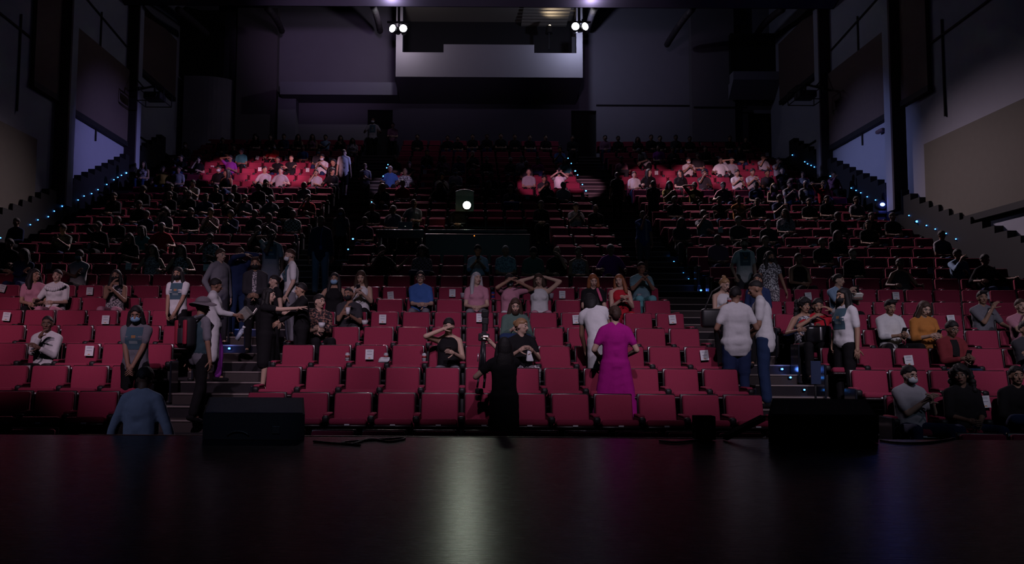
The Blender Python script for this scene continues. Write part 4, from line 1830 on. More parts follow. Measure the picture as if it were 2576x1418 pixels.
patch(J, garment_of(r, 'jacket'), PAT['F'](), r, 'shirt_front', .035, .20, 0, -.03)
r, J = stand(683, 578, 16.6, 'man in printed white T-shirt holding a black microphone to his mouth', 12, rh=(-.02, -.18, .55), lh=(.22, -.05, -.08), head=(0, .05, 0), skin='d', top='l', sleeve=.62, pants='l', hair=('short', 'k'), mask='k', print_=True, loose=.012, hem=.2)
mp = world_of(r, J, 'HR', (.03, -.06, .05))
m_ = empty('microphone', mp)
tag(m_, 'black handheld microphone at the mouth of a man in white T-shirt', 'microphone')
g = Geo()
g.cyl((0, 0, -.14), (0, 0, .02), .014, 12, r2=.019)
link('mic_handle', g.mesh('mic_handle', M_dark), m_)
g = Geo()
g.ball((0, 0, .035), .026)
link('mic_grille', g.mesh('mic_grille', mat('mic_mesh', (.06, .06, .07), .4, .6)), m_)
r, J = stand(728, 626, 14.6, 'man in white T-shirt and white mask in profile, reaching one arm forward', -68, rh=(-.06, -.40, .02), lh=(.20, -.12, -.06), head=(.15, .12, 0), skin='l', top='w', sleeve=.75, pants='s', hair=('crop', 'n'), mask='w', print_=True, loose=.012, hem=.15)
r, J = stand(690, 692, 14.0, 'woman with dark bun and orange lit face in profile behind the couple', -50, arms='side', skin='l', top='k', sleeve=.3, pants='k', hair=('bun', 'k'), female=True)
r, J = stand(678, 725, 12.55, 'woman in black dress with long dark hair resting an arm on a shoulder', 80, rh=(-.05, -.56, .44), lh=(.08, -.50, .44), rp=(-.5, .2, -.8), lp=(.5, .2, -.8), skin='l', top='k', sleeve=.6, pants=None, hair=('verylong', 'k'), female=True, skirt=(.45, .20), topname='dress', hands=((0, 0, -1), (0, 0, -1)), curl=(.25, .25))
r, J = stand(757, 712, 12.75, 'man in black shirt and trousers facing the woman in the black dress, dark hair', -62, rh=(-.12, -.52, .10), lh=(.10, -.46, .06), skin='t', top='k', sleeve=1.9, pants='k', hair=('quiff', 'k'), loose=.012, hem=.08)
r, J = stand(808, 543, 18.0, 'tall man in dark jacket, light ripped jeans and blue lanyard on the aisle', 0, arms='side', skin='d', top='n', sleeve=1.9, pants='c', hair=('crop', 'k'), loose=.016, hem=.18, topname='jacket')
g = Geo()
g.tube([J['N'] + J['f'] * .09 - J['rx'] * -.05, J['C'] + J['f'] * .155 + J['rx'] * .03, J['W'] + J['f'] * .165 + J['rx'] * .03], .010, 6)
g.rbox(J['W'] + J['f'] * .168 + J['rx'] * .03 - J['u'] * .06, (.06, .012, .09), .004)
link('lanyard', g.mesh('lanyard', mat('blue_ribbon', (.04, .12, .40), .8)), r)
# pink dress, white dress, photographer
r, J = stand(1545, 770, 11.15, 'woman in bright magenta dress seen from behind between the front rows, hair pinned up', 180, rh=(-.20, -.20, .12), lh=(.20, -.20, .12), head=(.25, .05, 0), skin='l', top='a', sleeve=.62, pants=None, hair=('updo', 'n'), female=True, skirt=(.66, .30), topname='dress', fat=1.06, loose=.006, voxel=.010)
r, J = stand(1484, 744, 12.15, 'woman in crumpled white dress bending forward, dark bob hiding her face, seen from behind', 168, lean=.34, side=.26, head=(-.2, .35, 0), rh=(-.20, -.36, -.08), lh=(.24, -.34, -.12), skin='m', top='w', sleeve=.35, pants=None, hair=('bob', 'k'), female=True, skirt=(.80, .17), topname='dress', loose=.008, voxel=.010, hmax=1.2, fat=.92)
r, J = stand(1268, 849, 10.05, 'photographer in black dress with long dark hair seen from behind, raising a camera rig', 184, rh=(.13, -.30, .70), lh=(.25, -.22, .36), rp=(-.6, .2, -.6), lp=(.7, .4, -.6), head=(.05, 0, 0), gz=FLOOR[1], skin='l', top='k', sleeve=.55, pants='k', hair=('verylong', 'k'), female=True, skirt=(.50, .19), topname='dress', voxel=.010)
cr = at(1217, 848, 10.36)
rig = empty('camera_rig', cr)
tag(rig, 'black camera on a folded tripod held up by the photographer in black', 'camera')
rig.rotation_euler = (0, math.radians(2), 0)
pxm = 9.75 / FPX
g = Geo()
g.rbox((.0, 0, 0), (.135, .075, .095), .015)
g.rbox((.0, 0, .055), (.06, .06, .035), .01)
g.cyl((0, .02, 0), (0, .15, 0), .042, 18)
link('camera_body', g.mesh('camera_body', M_dark, False), rig)
g = Geo()
g.rbox((.022, -.040, -.002), (.060, .006, .045), .002)
link('screen', g.mesh('screen', mat('camera_screen', (.5, .42, .45), emit=.9, ecol=(.75, .62, .68)), False), rig)
g = Geo()
g.rbox((.01, .0, .20), (.085, .07, .10), .02)
g.cyl((.01, 0, .075), (.01, 0, .16), .036, 14)
g.rbox((.005, -.01, .29), (.09, .08, .10), .02, rot=rotx(.25))
link('flash', g.mesh('flash', M_dark, False), rig)
g = Geo()
g.cyl((0, 0, -.05), (-.005, 0, -.42), .030, 12)
for (xa, ya) in ((-.045, 0), (.035, .03), (.03, -.03)):
    g.cyl((xa * .4, ya, -.10), (xa, ya, -.50), .016, 10)
    g.cyl((xa, ya, -.50), (xa * 1.05 - .01, ya, -.62), .013, 10)
link('tripod', g.mesh('tripod', mat('black_carbon', (.02, .02, .024), .35), True), rig)
g = Geo()
g.cyl((-.06, -.012, -.20), (-.062, -.012, -.30), .007, 8)
g.cyl((.02, -.03, -.25), (.018, -.03, -.32), .006, 8)
link('metal_lock', g.mesh('metal_lock', mat('bright_metal', (.75, .75, .78), .3, .8)), rig)
g = Geo()
g.rbox((-.03, 0, -.66), (.10, .07, .07), .02)
g.rbox((-.035, 0, -.74), (.08, .06, .07), .02)
link('tripod_foot', g.mesh('tripod_foot', M_dark, False), rig)
# group at the other aisle
r, J = stand(1850, 722, 11.85, 'stocky man in white T-shirt seen from behind in the other aisle, thick dark hair', 176, rh=(-.20, -.22, .12), lh=(.18, -.24, .14), head=(-.35, .1, 0), skin='m', top='w', sleeve=.62, pants='n', hair=('short', 'k'), fat=1.2, loose=.02, hem=.16)
r, J = stand(1893, 706, 12.15, 'man in white T-shirt and jeans turned sideways, leaning towards the stocky man', -112, rh=(-.16, -.22, .02), lh=(.10, -.20, -.04), lean=.10, head=(.2, .2, 0), skin='m', top='w', sleeve=.68, pants='j', hair=('crop', 'k'), loose=.018, hem=.2, print_=False)
r, J = stand(1826, 700, 13.4, 'woman with blond topknot in white tank top holding a can', 12, rh=(-.06, -.25, .30), lh=(.24, -.03, -.1), head=(.3, .3, 0), skin='l', top='w', sleeve=0, pants='k', hair=('topbun', 'y'), female=True)
hc = world_of(r, J, 'HR', (.01, -.06, -.03))
can(hc, 'pale drink can held by the woman with the blond topknot', (.55, .5, .55), 'pale_can')
tb = at(1790, 800, 13.3)
tg = empty('shoulder_bag', tb)
tag(tg, 'black shoulder bag hanging beside the woman with the blond topknot', 'bag')
g = Geo()
g.rbox((0, 0, 0), (.34, .14, .30), .05, seg=3)
link('bag_body', g.mesh('bag_body', mat('black_leather', (.015, .014, .016), .45)), tg)
g = Geo()
g.tube([(-.12, 0, .12), (0.02, 0.02, .42), (.16, .02, .50)], .012, 8)
link('strap', g.mesh('strap', mat('black_leather', (.015, .014, .016), .45)), tg)
r, J = stand(1905, 689, 13.6, 'dark haired person in navy top half hidden behind the man in jeans', -25, arms='lap', rh=(-.05, -.2, .1), lh=(.05, -.2, .1), skin='m', top='n', sleeve=1.9, pants='k', hair=('short', 'k'))
r, J = stand(1872, 601, 16.5, 'man in white printed T-shirt and black mask standing with a cord round his neck', -6, arms='pocket', head=(-.1, 0, 0), skin='l', top='w', sleeve=.62, pants='d', hair=('quiff', 'n'), mask='k', print_=True, loose=.012, hem=.15)
g = Geo()
g.tube([J['N'] + J['rx'] * .055 + J['f'] * .05, J['N'] + J['rx'] * .05 + J['f'] * .125 - J['u'] * .10, J['C'] + J['f'] * .150 + J['u'] * .03, J['N'] - J['rx'] * .04 + J['f'] * .125 - J['u'] * .08, J['N'] - J['rx'] * .05 + J['f'] * .05], .006, 6)
link('neck_cord', g.mesh('neck_cord', M_dark), r)
r, J = stand(1937, 632, 15.5, 'masked woman with long curly dark hair in silver top and bright patterned shorts', 6, arms='spread', head=(.1, .1, .08), skin='m', top='S', sleeve=.4, pants='F', pleg=.72, hair=('wavy', 'k'), mask='k', female=True)
r, J = stand(2120, 725, 12.1, 'woman with very long dark hair and white printed T-shirt standing sideways by the seats', -70, arms='pocket', skin='t', top='w', sleeve=.75, pants='k', hair=('verylong', 'k'), mask='k', female=True, loose=.012, hem=.02, print_=True)
r, J = stand(1617, 530, 20.0, 'man in blue polo shirt with white stripe standing with hand at chin', 6, rh=(-.02, -.19, .50), lh=(.24, -.04, -.08), skin='t', top='b', sleeve=.7, pants='s', pleg=1.2, hair=('crop', 'k'), fat=1.15, loose=.012, hem=.15)
patch(J, garment_of(r, 'shirt'), mat('pale_stripe', (.5, .5, .55), .9), r, 'shirt_stripe', .028, .28, .06, -.10)
# people on the upper aisles
stand(866, 376, 28.3, 'man in white T-shirt and black shorts climbing the upper aisle, seen from behind', 178, arms='side', head=(-.5, 0, 0), skin='l', top='w', sleeve=.65, pants='k', pleg=1.05, hair=('crop', 'n'), legs='walk', loose=.02, hem=.2, voxel=.016, shoe='w', print_=False)
stand(918, 411, 26.8, 'man in pale T-shirt and dark trousers looking at his phone on the upper aisle', 4, arms='texting', head=(0, .35, 0), skin='t', top='l', sleeve=.65, pants='d', hair=('crop', 'k'), loose=.016, hem=.15, voxel=.016)
stand(858, 524, 20.8, 'masked woman in dim printed T-shirt standing on the aisle under the phone user', 0, arms='side', skin='m', top='s', sleeve=.6, pants='k', hair=('long', 'k'), mask='c', female=True, voxel=.014, print_=True)
stand(1552, 434, 25.4, 'person in dim grey T-shirt seen from behind high on the other aisle', 180, arms='side', skin='t', top='d', sleeve=.65, pants='k', hair=('short', 'k'), loose=.014, voxel=.016)
stand(1643, 455, 24.4, 'person in dark grey T-shirt standing lower on the other aisle', 176, arms='lap', skin='t', top='d', sleeve=.65, pants='k', hair=('short', 'k'), loose=.014, voxel=.016)
stand(1603, 375, 30.0, 'person in white top bending over towards a seated pink neighbour near the back', -60, lean=.7, rh=(-.1, -.42, -.02), lh=(.1, -.44, .0), head=(0, .2, 0), skin='l', top='w', sleeve=.65, pants='k', hair=('short', 'g'), voxel=.016, loose=.012)
stand(938, 296, 34.85, 'person in white printed T-shirt standing in the dark back doorway', 0, arms='arms', skin='d', top='l', sleeve=.65, pants='k', hair=('crop', 'k'), mask='w', voxel=.016, print_=True)
stand(988, 309, 34.7, 'shorter person in dim pink top at the side of the back doorway', 0, arms='lap', skin='l', top='m', sleeve=.65, pants='k', hair=('short', 'k'), voxel=.016)

# ------------------------------------------------------------------ seated people that show well
r, J = sit(120, 838, 'man in white long sleeved shirt with chin on his fist, alone in a front row', k=3, arms='chin', rh=(-.02, -.22, .46), lh=(-.02, -.26, .30), yaw=10, skin='d', top='w', sleeve=1.85, pants='k', hair=('crop', 'k'), head=(.1, .1, 0), loose=.012)
r, J = sit(90, 690, 'woman in pale pink blouse turning towards a smiling neighbour', arms='lap', yaw=25, head=(.6, 0, 0), skin='t', top='p', sleeve=.6, pants='k', hair=('wavy', 'k'), female=True)
r, J = sit(145, 692, 'smiling woman in shiny white ruffled blouse, hair tied back', arms='restr', yaw=6, skin='l', top='w', sleeve=.75, pants='p', hair=('tail', 'k'), female=True, loose=.016)
g = Geo()
for i in range(9):
    t = i / 8
    g.ball(J['C'] + J['f'] * .135 + J['rx'] * (.16 - .30 * t) + J['u'] * (.14 - .06 * math.sin(t * 3) - .04 * t), (.032, .024, .040), None, 8)
link('ruffle', g.mesh('ruffle', mat('shiny_white_cloth', (.72, .72, .76), .35)), r)
r, J = sit(293, 692, 'woman in black mask and floral top holding a drink to her chin', arms='drink', yaw=8, skin='t', top='F', sleeve=0, pants='p', hair=('long', 'k'), mask='k', female=True)
r, J = sit(200, 642, 'person in white T-shirt and white mask, arms folded low, behind the smiling woman', arms='cross', yaw=-6, skin='t', top='w', sleeve=.6, pants='k', hair=('short', 'k'), mask='w', head=(.15, 0, 0))
sit(384, 636, 'woman in dim floral sleeveless top with dark wavy hair, elbow on the armrest', arms='arms', yaw=4, skin='t', top='F', sleeve=0, pants='k', hair=('wavy', 'k'), female=True)
sit(456, 638, 'woman in dim silver sleeveless top behind the woman in white printed T-shirt', arms='arms', yaw=0, skin='t', top='S', sleeve=0, pants='k', hair=('long', 'k'), female=True)
r, J = sit(842, 703, 'woman in blue face mask and black strapless top at the row end', arms='arms', skin='t', top='k', sleeve=0, pants='k', hair=('long', 'k'), mask='c', female=True)
r, J = sit(909, 695, 'woman in white tank top reading a phone, face lit orange', arms='phone', head=(0, .35, 0), skin='l', top='w', sleeve=0, pants='k', hair=('long', 'n'), female=True)
phone(world_of(r, J, 'HR', (.05, -.05, .07)), (.35, 0, 0), 'phone held by the woman in white tank top', True)
r, J = sit(1058, 696, 'young man in blue short sleeved shirt and dark glasses, hands in his lap', arms='lap', rh=(.02, -.27, .16), lh=(.08, -.28, .16), skin='l', top='b', sleeve=.75, pants='s', hair=('short', 'k'), loose=.014)
g = Geo()
for s in (-1, 1):
    c = J['H'] + J['hr'] * s * .034 + J['hf'] * .094 + J['hu'] * .006
    ring = [c + J['hr'] * .027 * math.cos(a) + J['hu'] * .021 * math.sin(a) for a in np.linspace(0, 2 * PI, 15)]
    g.tube(ring, .0045, 6)
    g.cyl(c + J['hr'] * s * .027, J['H'] + J['hr'] * s * .080 + J['hu'] * .006, .0035, 6)
g.cyl(J['H'] + J['hf'] * .097 - J['hr'] * .008 + J['hu'] * .010, J['H'] + J['hf'] * .097 + J['hr'] * .008 + J['hu'] * .010, .0035, 6)
link('glasses', g.mesh('glasses', M_dark), r)
r, J = sit(1199, 700, 'woman with long grey hair in pink top, smiling sideways', arms='lap', head=(.45, 0, 0), skin='l', top='p', sleeve=.55, pants='s', hair=('verylong', 'g'), female=True, fat=1.1)
r, J = sit(1283, 706, 'woman in pale pattern blouse fixing her hair with a white mask on her chin', arms='hair', rh=(-.03, -.20, .64), lh=(.17, -.16, .60), head=(0, .15, .1), skin='m', top='p', sleeve=.6, pants='w', hair=('bun', 'k'), mask='w', female=True)
r, J = sit(1357, 704, 'woman in shiny white sleeveless top with both arms behind her head', arms='behind', head=(-.2, .2, .1), skin='l', top='w', sleeve=0, pants='p', hair=('bob', 'n'), female=True)
r, J = sit(1492, 706, 'woman in black T-shirt with short reddish hair looking down, pink scarf', arms='lap', head=(.1, .35, .1), skin='l', top='k', sleeve=.6, pants='k', hair=('bob', 'r'), female=True)
g = Geo()
g.tube([J['N'] + J['rx'] * .07 + J['f'] * .04, J['C'] + J['f'] * .150 + J['rx'] * .09 + J['u'] * .05, J['C'] + J['f'] * .155 + J['rx'] * .12 - J['u'] * .05], .026, 8)
link('scarf', g.mesh('scarf', mat('bright_pink_cloth', (.70, .12, .25), .9)), r)
r, J = sit(1558, 707, 'woman in red sleeveless top with long ginger hair, hands together', arms='drink', rh=(-.02, -.24, .30), lh=(.06, -.25, .30), head=(-.4, .1, .1), skin='l', top='r', sleeve=0, pants='r', hair=('long', 'r'), female=True)
r, J = sit(1612, 672, 'man in turquoise striped short sleeved shirt reading a phone at the row end', arms='phone', rh=(-.06, -.30, .40), lh=(.05, -.30, .40), head=(.15, .3, 0), skin='m', top='P', sleeve=.7, pants='q', hair=('crop', 'k'), fat=1.15)
phone(world_of(r, J, 'HR', (.06, -.05, .06)), (.35, 0, 0), 'phone held by the man in turquoise striped shirt')
r, J = sit(1202, 632, 'man in blue shirt with face and phone glowing orange in the dim row', arms='phone', head=(0, .4, 0), skin='t', top='c', sleeve=1.2, pants='k', hair=('short', 'k'))
phone(world_of(r, J, 'HR', (.05, -.05, .06)), (.3, 0, .6), 'orange glowing phone held by the man in blue shirt', True)
sit(1272, 633, 'man in pale blue leaf print shirt looking aside', arms='lap', head=(.3, 0, 0), skin='t', top='L', sleeve=.7, pants='k', hair=('crop', 'g'))
sit(1340, 640, 'person in grey green shirt hunched over in the dim row', arms='lap', lean=.2, head=(0, .5, 0), skin='t', top='g', sleeve=.7, pants='k', hair=('short', 'k'))
sit(1401, 636, 'man in black shirt with finger on his cheek in the dim row', arms='chin', lh=(.04, -.19, .52), rh=(-.1, -.26, .14), skin='t', top='k', sleeve=.6, pants='k', hair=('bald', 'g'))
sit(1455, 640, 'woman in black and white sleeveless top in the dim row', arms='lap', skin='t', top='F', sleeve=0, pants='k', hair=('bun', 'k'), female=True, fat=1.1)
sit(1536, 628, 'elder in bright purple top with short grey hair', arms='arms', head=(.1, 0, 0), skin='t', top='u', sleeve=.75, pants='k', hair=('short', 'g'), fat=1.2)
sit(961, 634, 'person in black top with hand at mouth, arm stretched along the seats', arms='chin', lh=(.52, -.12, .42), lp=(0, 0, -1), skin='t', top='k', sleeve=.6, pants='k', hair=('short', 'k'))
sit(1062, 642, 'man in dark plaid shirt with one knee raised in the dim row', arms='lap', legs='cross', head=(-.3, .1, 0), skin='d', top='C', sleeve=1.2, pants='j', hair=('curly', 'k'))
r, J = sit(806, 755, 'woman in dark floral blouse with white cup leaning to her masked neighbour', arms='lap', rh=(-.10, -.28, .20), lh=(-.02, -.27, .22), yaw=20, head=(.5, .05, 0), skin='l', top='H', sleeve=1.5, pants='k', hair=('bun', 'k'), female=True)
cup(world_of(r, J, 'HL', (.0, -.07, .02)), 'white bowl shaped cup held by the woman in dark floral blouse', r1=.055, h=.07)
r, J = sit(879, 752, 'man in black T-shirt and black mask holding a white cup', arms='drink', rh=(-.02, -.24, .42), lh=(.06, -.26, .28), head=(-.3, .1, .1), skin='m', top='d', sleeve=.65, pants='s', hair=('crop', 'k'), mask='k', fat=1.1)
cup(world_of(r, J, 'HL', (-.03, -.07, .02)), 'white paper cup held by the man in black mask')
r, J = sit(1296, 770, 'long haired man in green shirt with crossed leg in jeans looking at a phone', arms='texting', rh=(-.05, -.27, .28), lh=(.10, -.27, .28), legs='cross', head=(0, .35, 0), skin='l', top='g', sleeve=1.7, pants='j', hair=('long', 'n'), loose=.02, shoe='d')
g = Geo()
g.ball(J['H'] - J['hu'] * .085 + J['hf'] * .055, (.058, .045, .055), np.column_stack((J['hr'], -J['hf'], J['hu'])), 12)
link('beard', g.mesh('beard', HAIRC['n']), r)
phone(world_of(r, J, 'HR', (.06, -.06, .05)), (.4, 0, 0), 'black phone held by the long haired man in green shirt')
r, J = sit(1128, 848, 'woman in black tank top with one hand raised to her head, phone in her lap', k=3, arms='hair', rh=(-.09, -.16, .60), lh=(.08, -.28, .26), head=(0, .3, -.05), skin='l', top='k', sleeve=0, pants='s', pleg=1.0, hair=('tail', 'k'), female=True, curl=(.15, .5))
phone(world_of(r, J, 'HL', (-.07, -.05, .04)), (.7, 0, .1), 'black phone held in the lap of the woman in black tank top')
r, J = sit(1312, 846, 'woman in black T-shirt with blond bun looking aside and holding a white napkin', k=3, arms='drink', rh=(-.09, -.27, .30), lh=(.10, -.27, .30), yaw=8, head=(.85, .05, 0), skin='l', top='k', sleeve=.6, pants='F', hair=('bun', 'y'), female=True, fat=1.1)
nk = world_of(r, J, 'HL', (-.06, -.06, -.06))
g = Geo()
g.rbox((0, 0, 0), (.11, .05, .17), .02, seg=3)
V = np.array(g.V)
V += .012 * np.sin(V[:, [2, 0, 1]] * 60)
V[:, 0] *= 1 - .9 * np.clip(V[:, 2] + .02, 0, .1) / .12
g.V = [tuple(v) for v in V]
o = link('paper_napkin', g.mesh('paper_napkin', M_paper), None, nk)
tag(o, 'crumpled white napkin held by the woman in black T-shirt with blond bun', 'napkin')
# right block
r, J = sit(2000, 768, 'woman with big curly black hair behind a black handbag', arms='arms', rh=(-.24, -.30, .26), lh=(.12, -.30, .30), head=(.1, .1, 0), skin='t', top='S', sleeve=0, pants='k', hair=('curly', 'k'), female=True)
hb = world_of(r, J, 'P', (.05, -.36, .20))
tg = empty('handbag', hb, -.1)
tag(tg, 'large shiny black handbag on the lap of the curly haired woman', 'handbag')
g = Geo()
g.rbox((0, 0, 0), (.38, .16, .27), .05, seg=4)
link('bag_body', g.mesh('bag_body', mat('shiny_black_leather', (.015, .015, .018), .22)), tg)
g = Geo()
g.tube([(-.12, 0, .12), (-.10, 0, .22), (0, 0, .27), (.10, 0, .22), (.12, 0, .12)], .012, 8)
link('handle', g.mesh('handle', mat('shiny_black_leather', (.015, .015, .018), .22)), tg)
g = Geo()
g.rbox((.02, -.083, .01), (.035, .01, .20), .004)
link('zip_strip', g.mesh('zip_strip', mat('bright_metal', (.75, .75, .78), .3, .8)), tg)
r, J = sit(2056, 768, 'woman in red top raising both hands to her hair next to the handbag', arms='behind', rh=(-.16, -.18, .46), lh=(.14, -.16, .58), rp=(-1, -.2, -.6), lp=(1, -.2, -.6), head=(-.2, .2, 0), skin='t', top='r', sleeve=.7, pants='k', hair=('bun', 'k'), female=True)
r, J = sit(2108, 704, 'woman in light blue shirt holding up a phone, smiling sideways', arms='phone', rh=(-.02, -.30, .42), lh=(.14, -.28, .40), yaw=10, head=(.5, .1, 0), skin='l', top='c', sleeve=.8, pants='k', hair=('bun', 'k'), female=True)
phone(world_of(r, J, 'HL', (-.02, -.06, .07)), (.3, 0, -.5), 'phone held by the woman in light blue shirt')
g = Geo()
g.rbox((0, 0, 0), (.20, .12, .14), .04, seg=3)
V = np.array(g.V)
V += .014 * np.sin(V[:, [2, 0, 1]] * 60)
g.V = [tuple(v) for v in V]
o = link('snack_bag', g.mesh('snack_bag', mat('foil', (.75, .72, .66), .25, .8), False), None, at(2155, 744, D[6] - .45))
tag(o, 'crumpled foil bag in front of the woman in light blue shirt', 'snack bag')
r, J = sit(2236, 772, 'man in white shirt and dark glasses looking down at a phone', arms='texting', rh=(-.02, -.28, .20), lh=(.10, -.28, .22), head=(0, .3, 0), skin='t', top='w', sleeve=1.5, pants='k', hair=('quiff', 'k'), loose=.014, legs='wide')
phone(world_of(r, J, 'HL', (-.06, -.05, .04)), (.6, 0, 0), 'black phone held by the man in white shirt')
r, J = sit(2321, 778, 'woman in orange dress looking down at a phone', arms='texting', head=(.1, .4, 0), skin='l', top='o', sleeve=1.4, pants='o', hair=('long', 'n'), female=True, loose=.016)
phone(world_of(r, J, 'HL', (-.03, -.05, .05)), (.5, 0, .2), 'phone held by the woman in orange dress')
r, J = sit(2470, 762, 'man in purple grey T-shirt with fist at his mouth, leaning on the armrest', arms='chin', rh=(.02, -.21, .46), lh=(.25, -.30, .14), head=(-.2, .05, 0), skin='t', top='s', sleeve=.75, pants='k', hair=('quiff', 'k'), fat=1.12)
r, J = sit(2566, 768, 'person in pink T-shirt at the picture edge with hand at face', arms='chin', rh=(-.02, -.2, .50), yaw=-10, skin='l', top='p', sleeve=.6, pants='k', hair=('short', 'n'))
r, J = sit(2391, 845, 'man in maroon jacket over dark shirt bent over a phone', k=3, arms='texting', rh=(-.02, -.28, .22), lh=(.10, -.28, .24), head=(.1, .3, 0), skin='d', top='x', sleeve=1.85, pants='j', hair=('short', 'k'), loose=.018, topname='jacket')
patch(J, garment_of(r, 'jacket'), cloth('k'), r, 'dark_shirt', .05, .18, 0, -.02)
phone(world_of(r, J, 'HL', (-.06, -.05, .04)), (.5, 0, 0), 'phone held by the man in maroon jacket')
r, J = sit(2580, 850, 'person in dark grey T-shirt cut by the picture edge, arms folded', k=3, arms='cross', skin='t', top='d', sleeve=.7, pants='j', hair=('short', 'k'), fat=1.1)
r, J = sit(2272, 963, 'masked person in pale grey T-shirt slouching low in the front row with hands together', k=1, arms='drink', rh=(.02, -.25, .36), lh=(.09, -.26, .36), slouch=.10, yaw=8, head=(.1, .15, 0), skin='l', top='l', sleeve=.75, pants='n', hair=('short', 'k'), mask='w', legs='wide', fat=1.12, loose=.02, hem=.1)
r, J = sit(2410, 975, 'person with long curly dark hair in dark top slouching in the front row', k=1, arms='lap', slouch=.08, yaw=-6, head=(-.5, 0, .1), skin='d', top='k', sleeve=1.2, pants='n', hair=('curly', 'k'), legs='wide')
r, J = sit(2568, 985, 'person in black jacket at the picture edge of the front row', k=1, arms='lap', slouch=.08, yaw=-12, skin='t', top='k', sleeve=1.8, pants='j', hair=('short', 'k'), legs='cross')
sit(2264, 668, 'large man in dim dark sleeveless top with long beard', arms='arms', skin='d', top='d', sleeve=0, pants='k', hair=('crop', 'k'), fat=1.2)
sit(2416, 648, 'man in light blue shirt with hand at his chin in the dim row', arms='chin', lh=(.0, -.28, .24), skin='t', top='c', sleeve=1.6, pants='j', hair=('short', 'k'))
sit(2488, 652, 'person in black top with arm stretched aside near the end wall', arms='restr', lh=(.45, -.2, .26), skin='m', top='k', sleeve=1.2, pants='n', hair=('short', 'k'))
sit(2010, 650, 'woman in dim black sleeveless top holding a pale bowl', arms='lap', skin='m', top='k', sleeve=0, pants='k', hair=('bun', 'k'), female=True)

# ------------------------------------------------------------------ the wider audience
POSES = [('lap', {}, 'hands in lap'), ('phone', dict(head=(0, .35, 0)), 'looking at a phone'), ('chin', dict(head=(.2, .1, 0)), 'hand at chin'), ('cross', dict(head=(-.25, 0, 0)), 'arms folded'),
         ('arms', dict(head=(.1, 0, 0)), 'arms on armrests'), ('restr', dict(head=(.6, 0, 0), twist=.15), 'turned aside'), ('texting', dict(legs='cross', head=(-.1, .3, 0)), 'legs crossed'), ('cam', dict(head=(0, .1, 0)), 'holding up a phone'),
         ('hair', dict(head=(-.2, .2, 0)), 'hand at forehead'), ('lap', dict(head=(-.6, 0, 0), twist=-.15), 'turned to a neighbour')]
TEMPLATES = {}


def template(p, fem, sl):
    key = (p, fem, sl)
    if key in TEMPLATES:
        return TEMPLATES[key]
    a, kw, _ = POSES[p]
    kb = ('b', p, fem)
    if kb not in TEMPLATES:
        J = skeleton(sit=True, arms=a, lean=-.05, **kw)
        TEMPLATES[kb] = (J, body_mesh(J, SKIN['t'], .017, fem), pants_mesh(J, cloth('d'), voxel=.02))
    J, bm_, pm = TEMPLATES[kb]
    tm = top_mesh(J, cloth('w'), sl, fem, voxel=.017, loose=.006)
    TEMPLATES[key] = (J, bm_, tm, pm)
    return TEMPLATES[key]


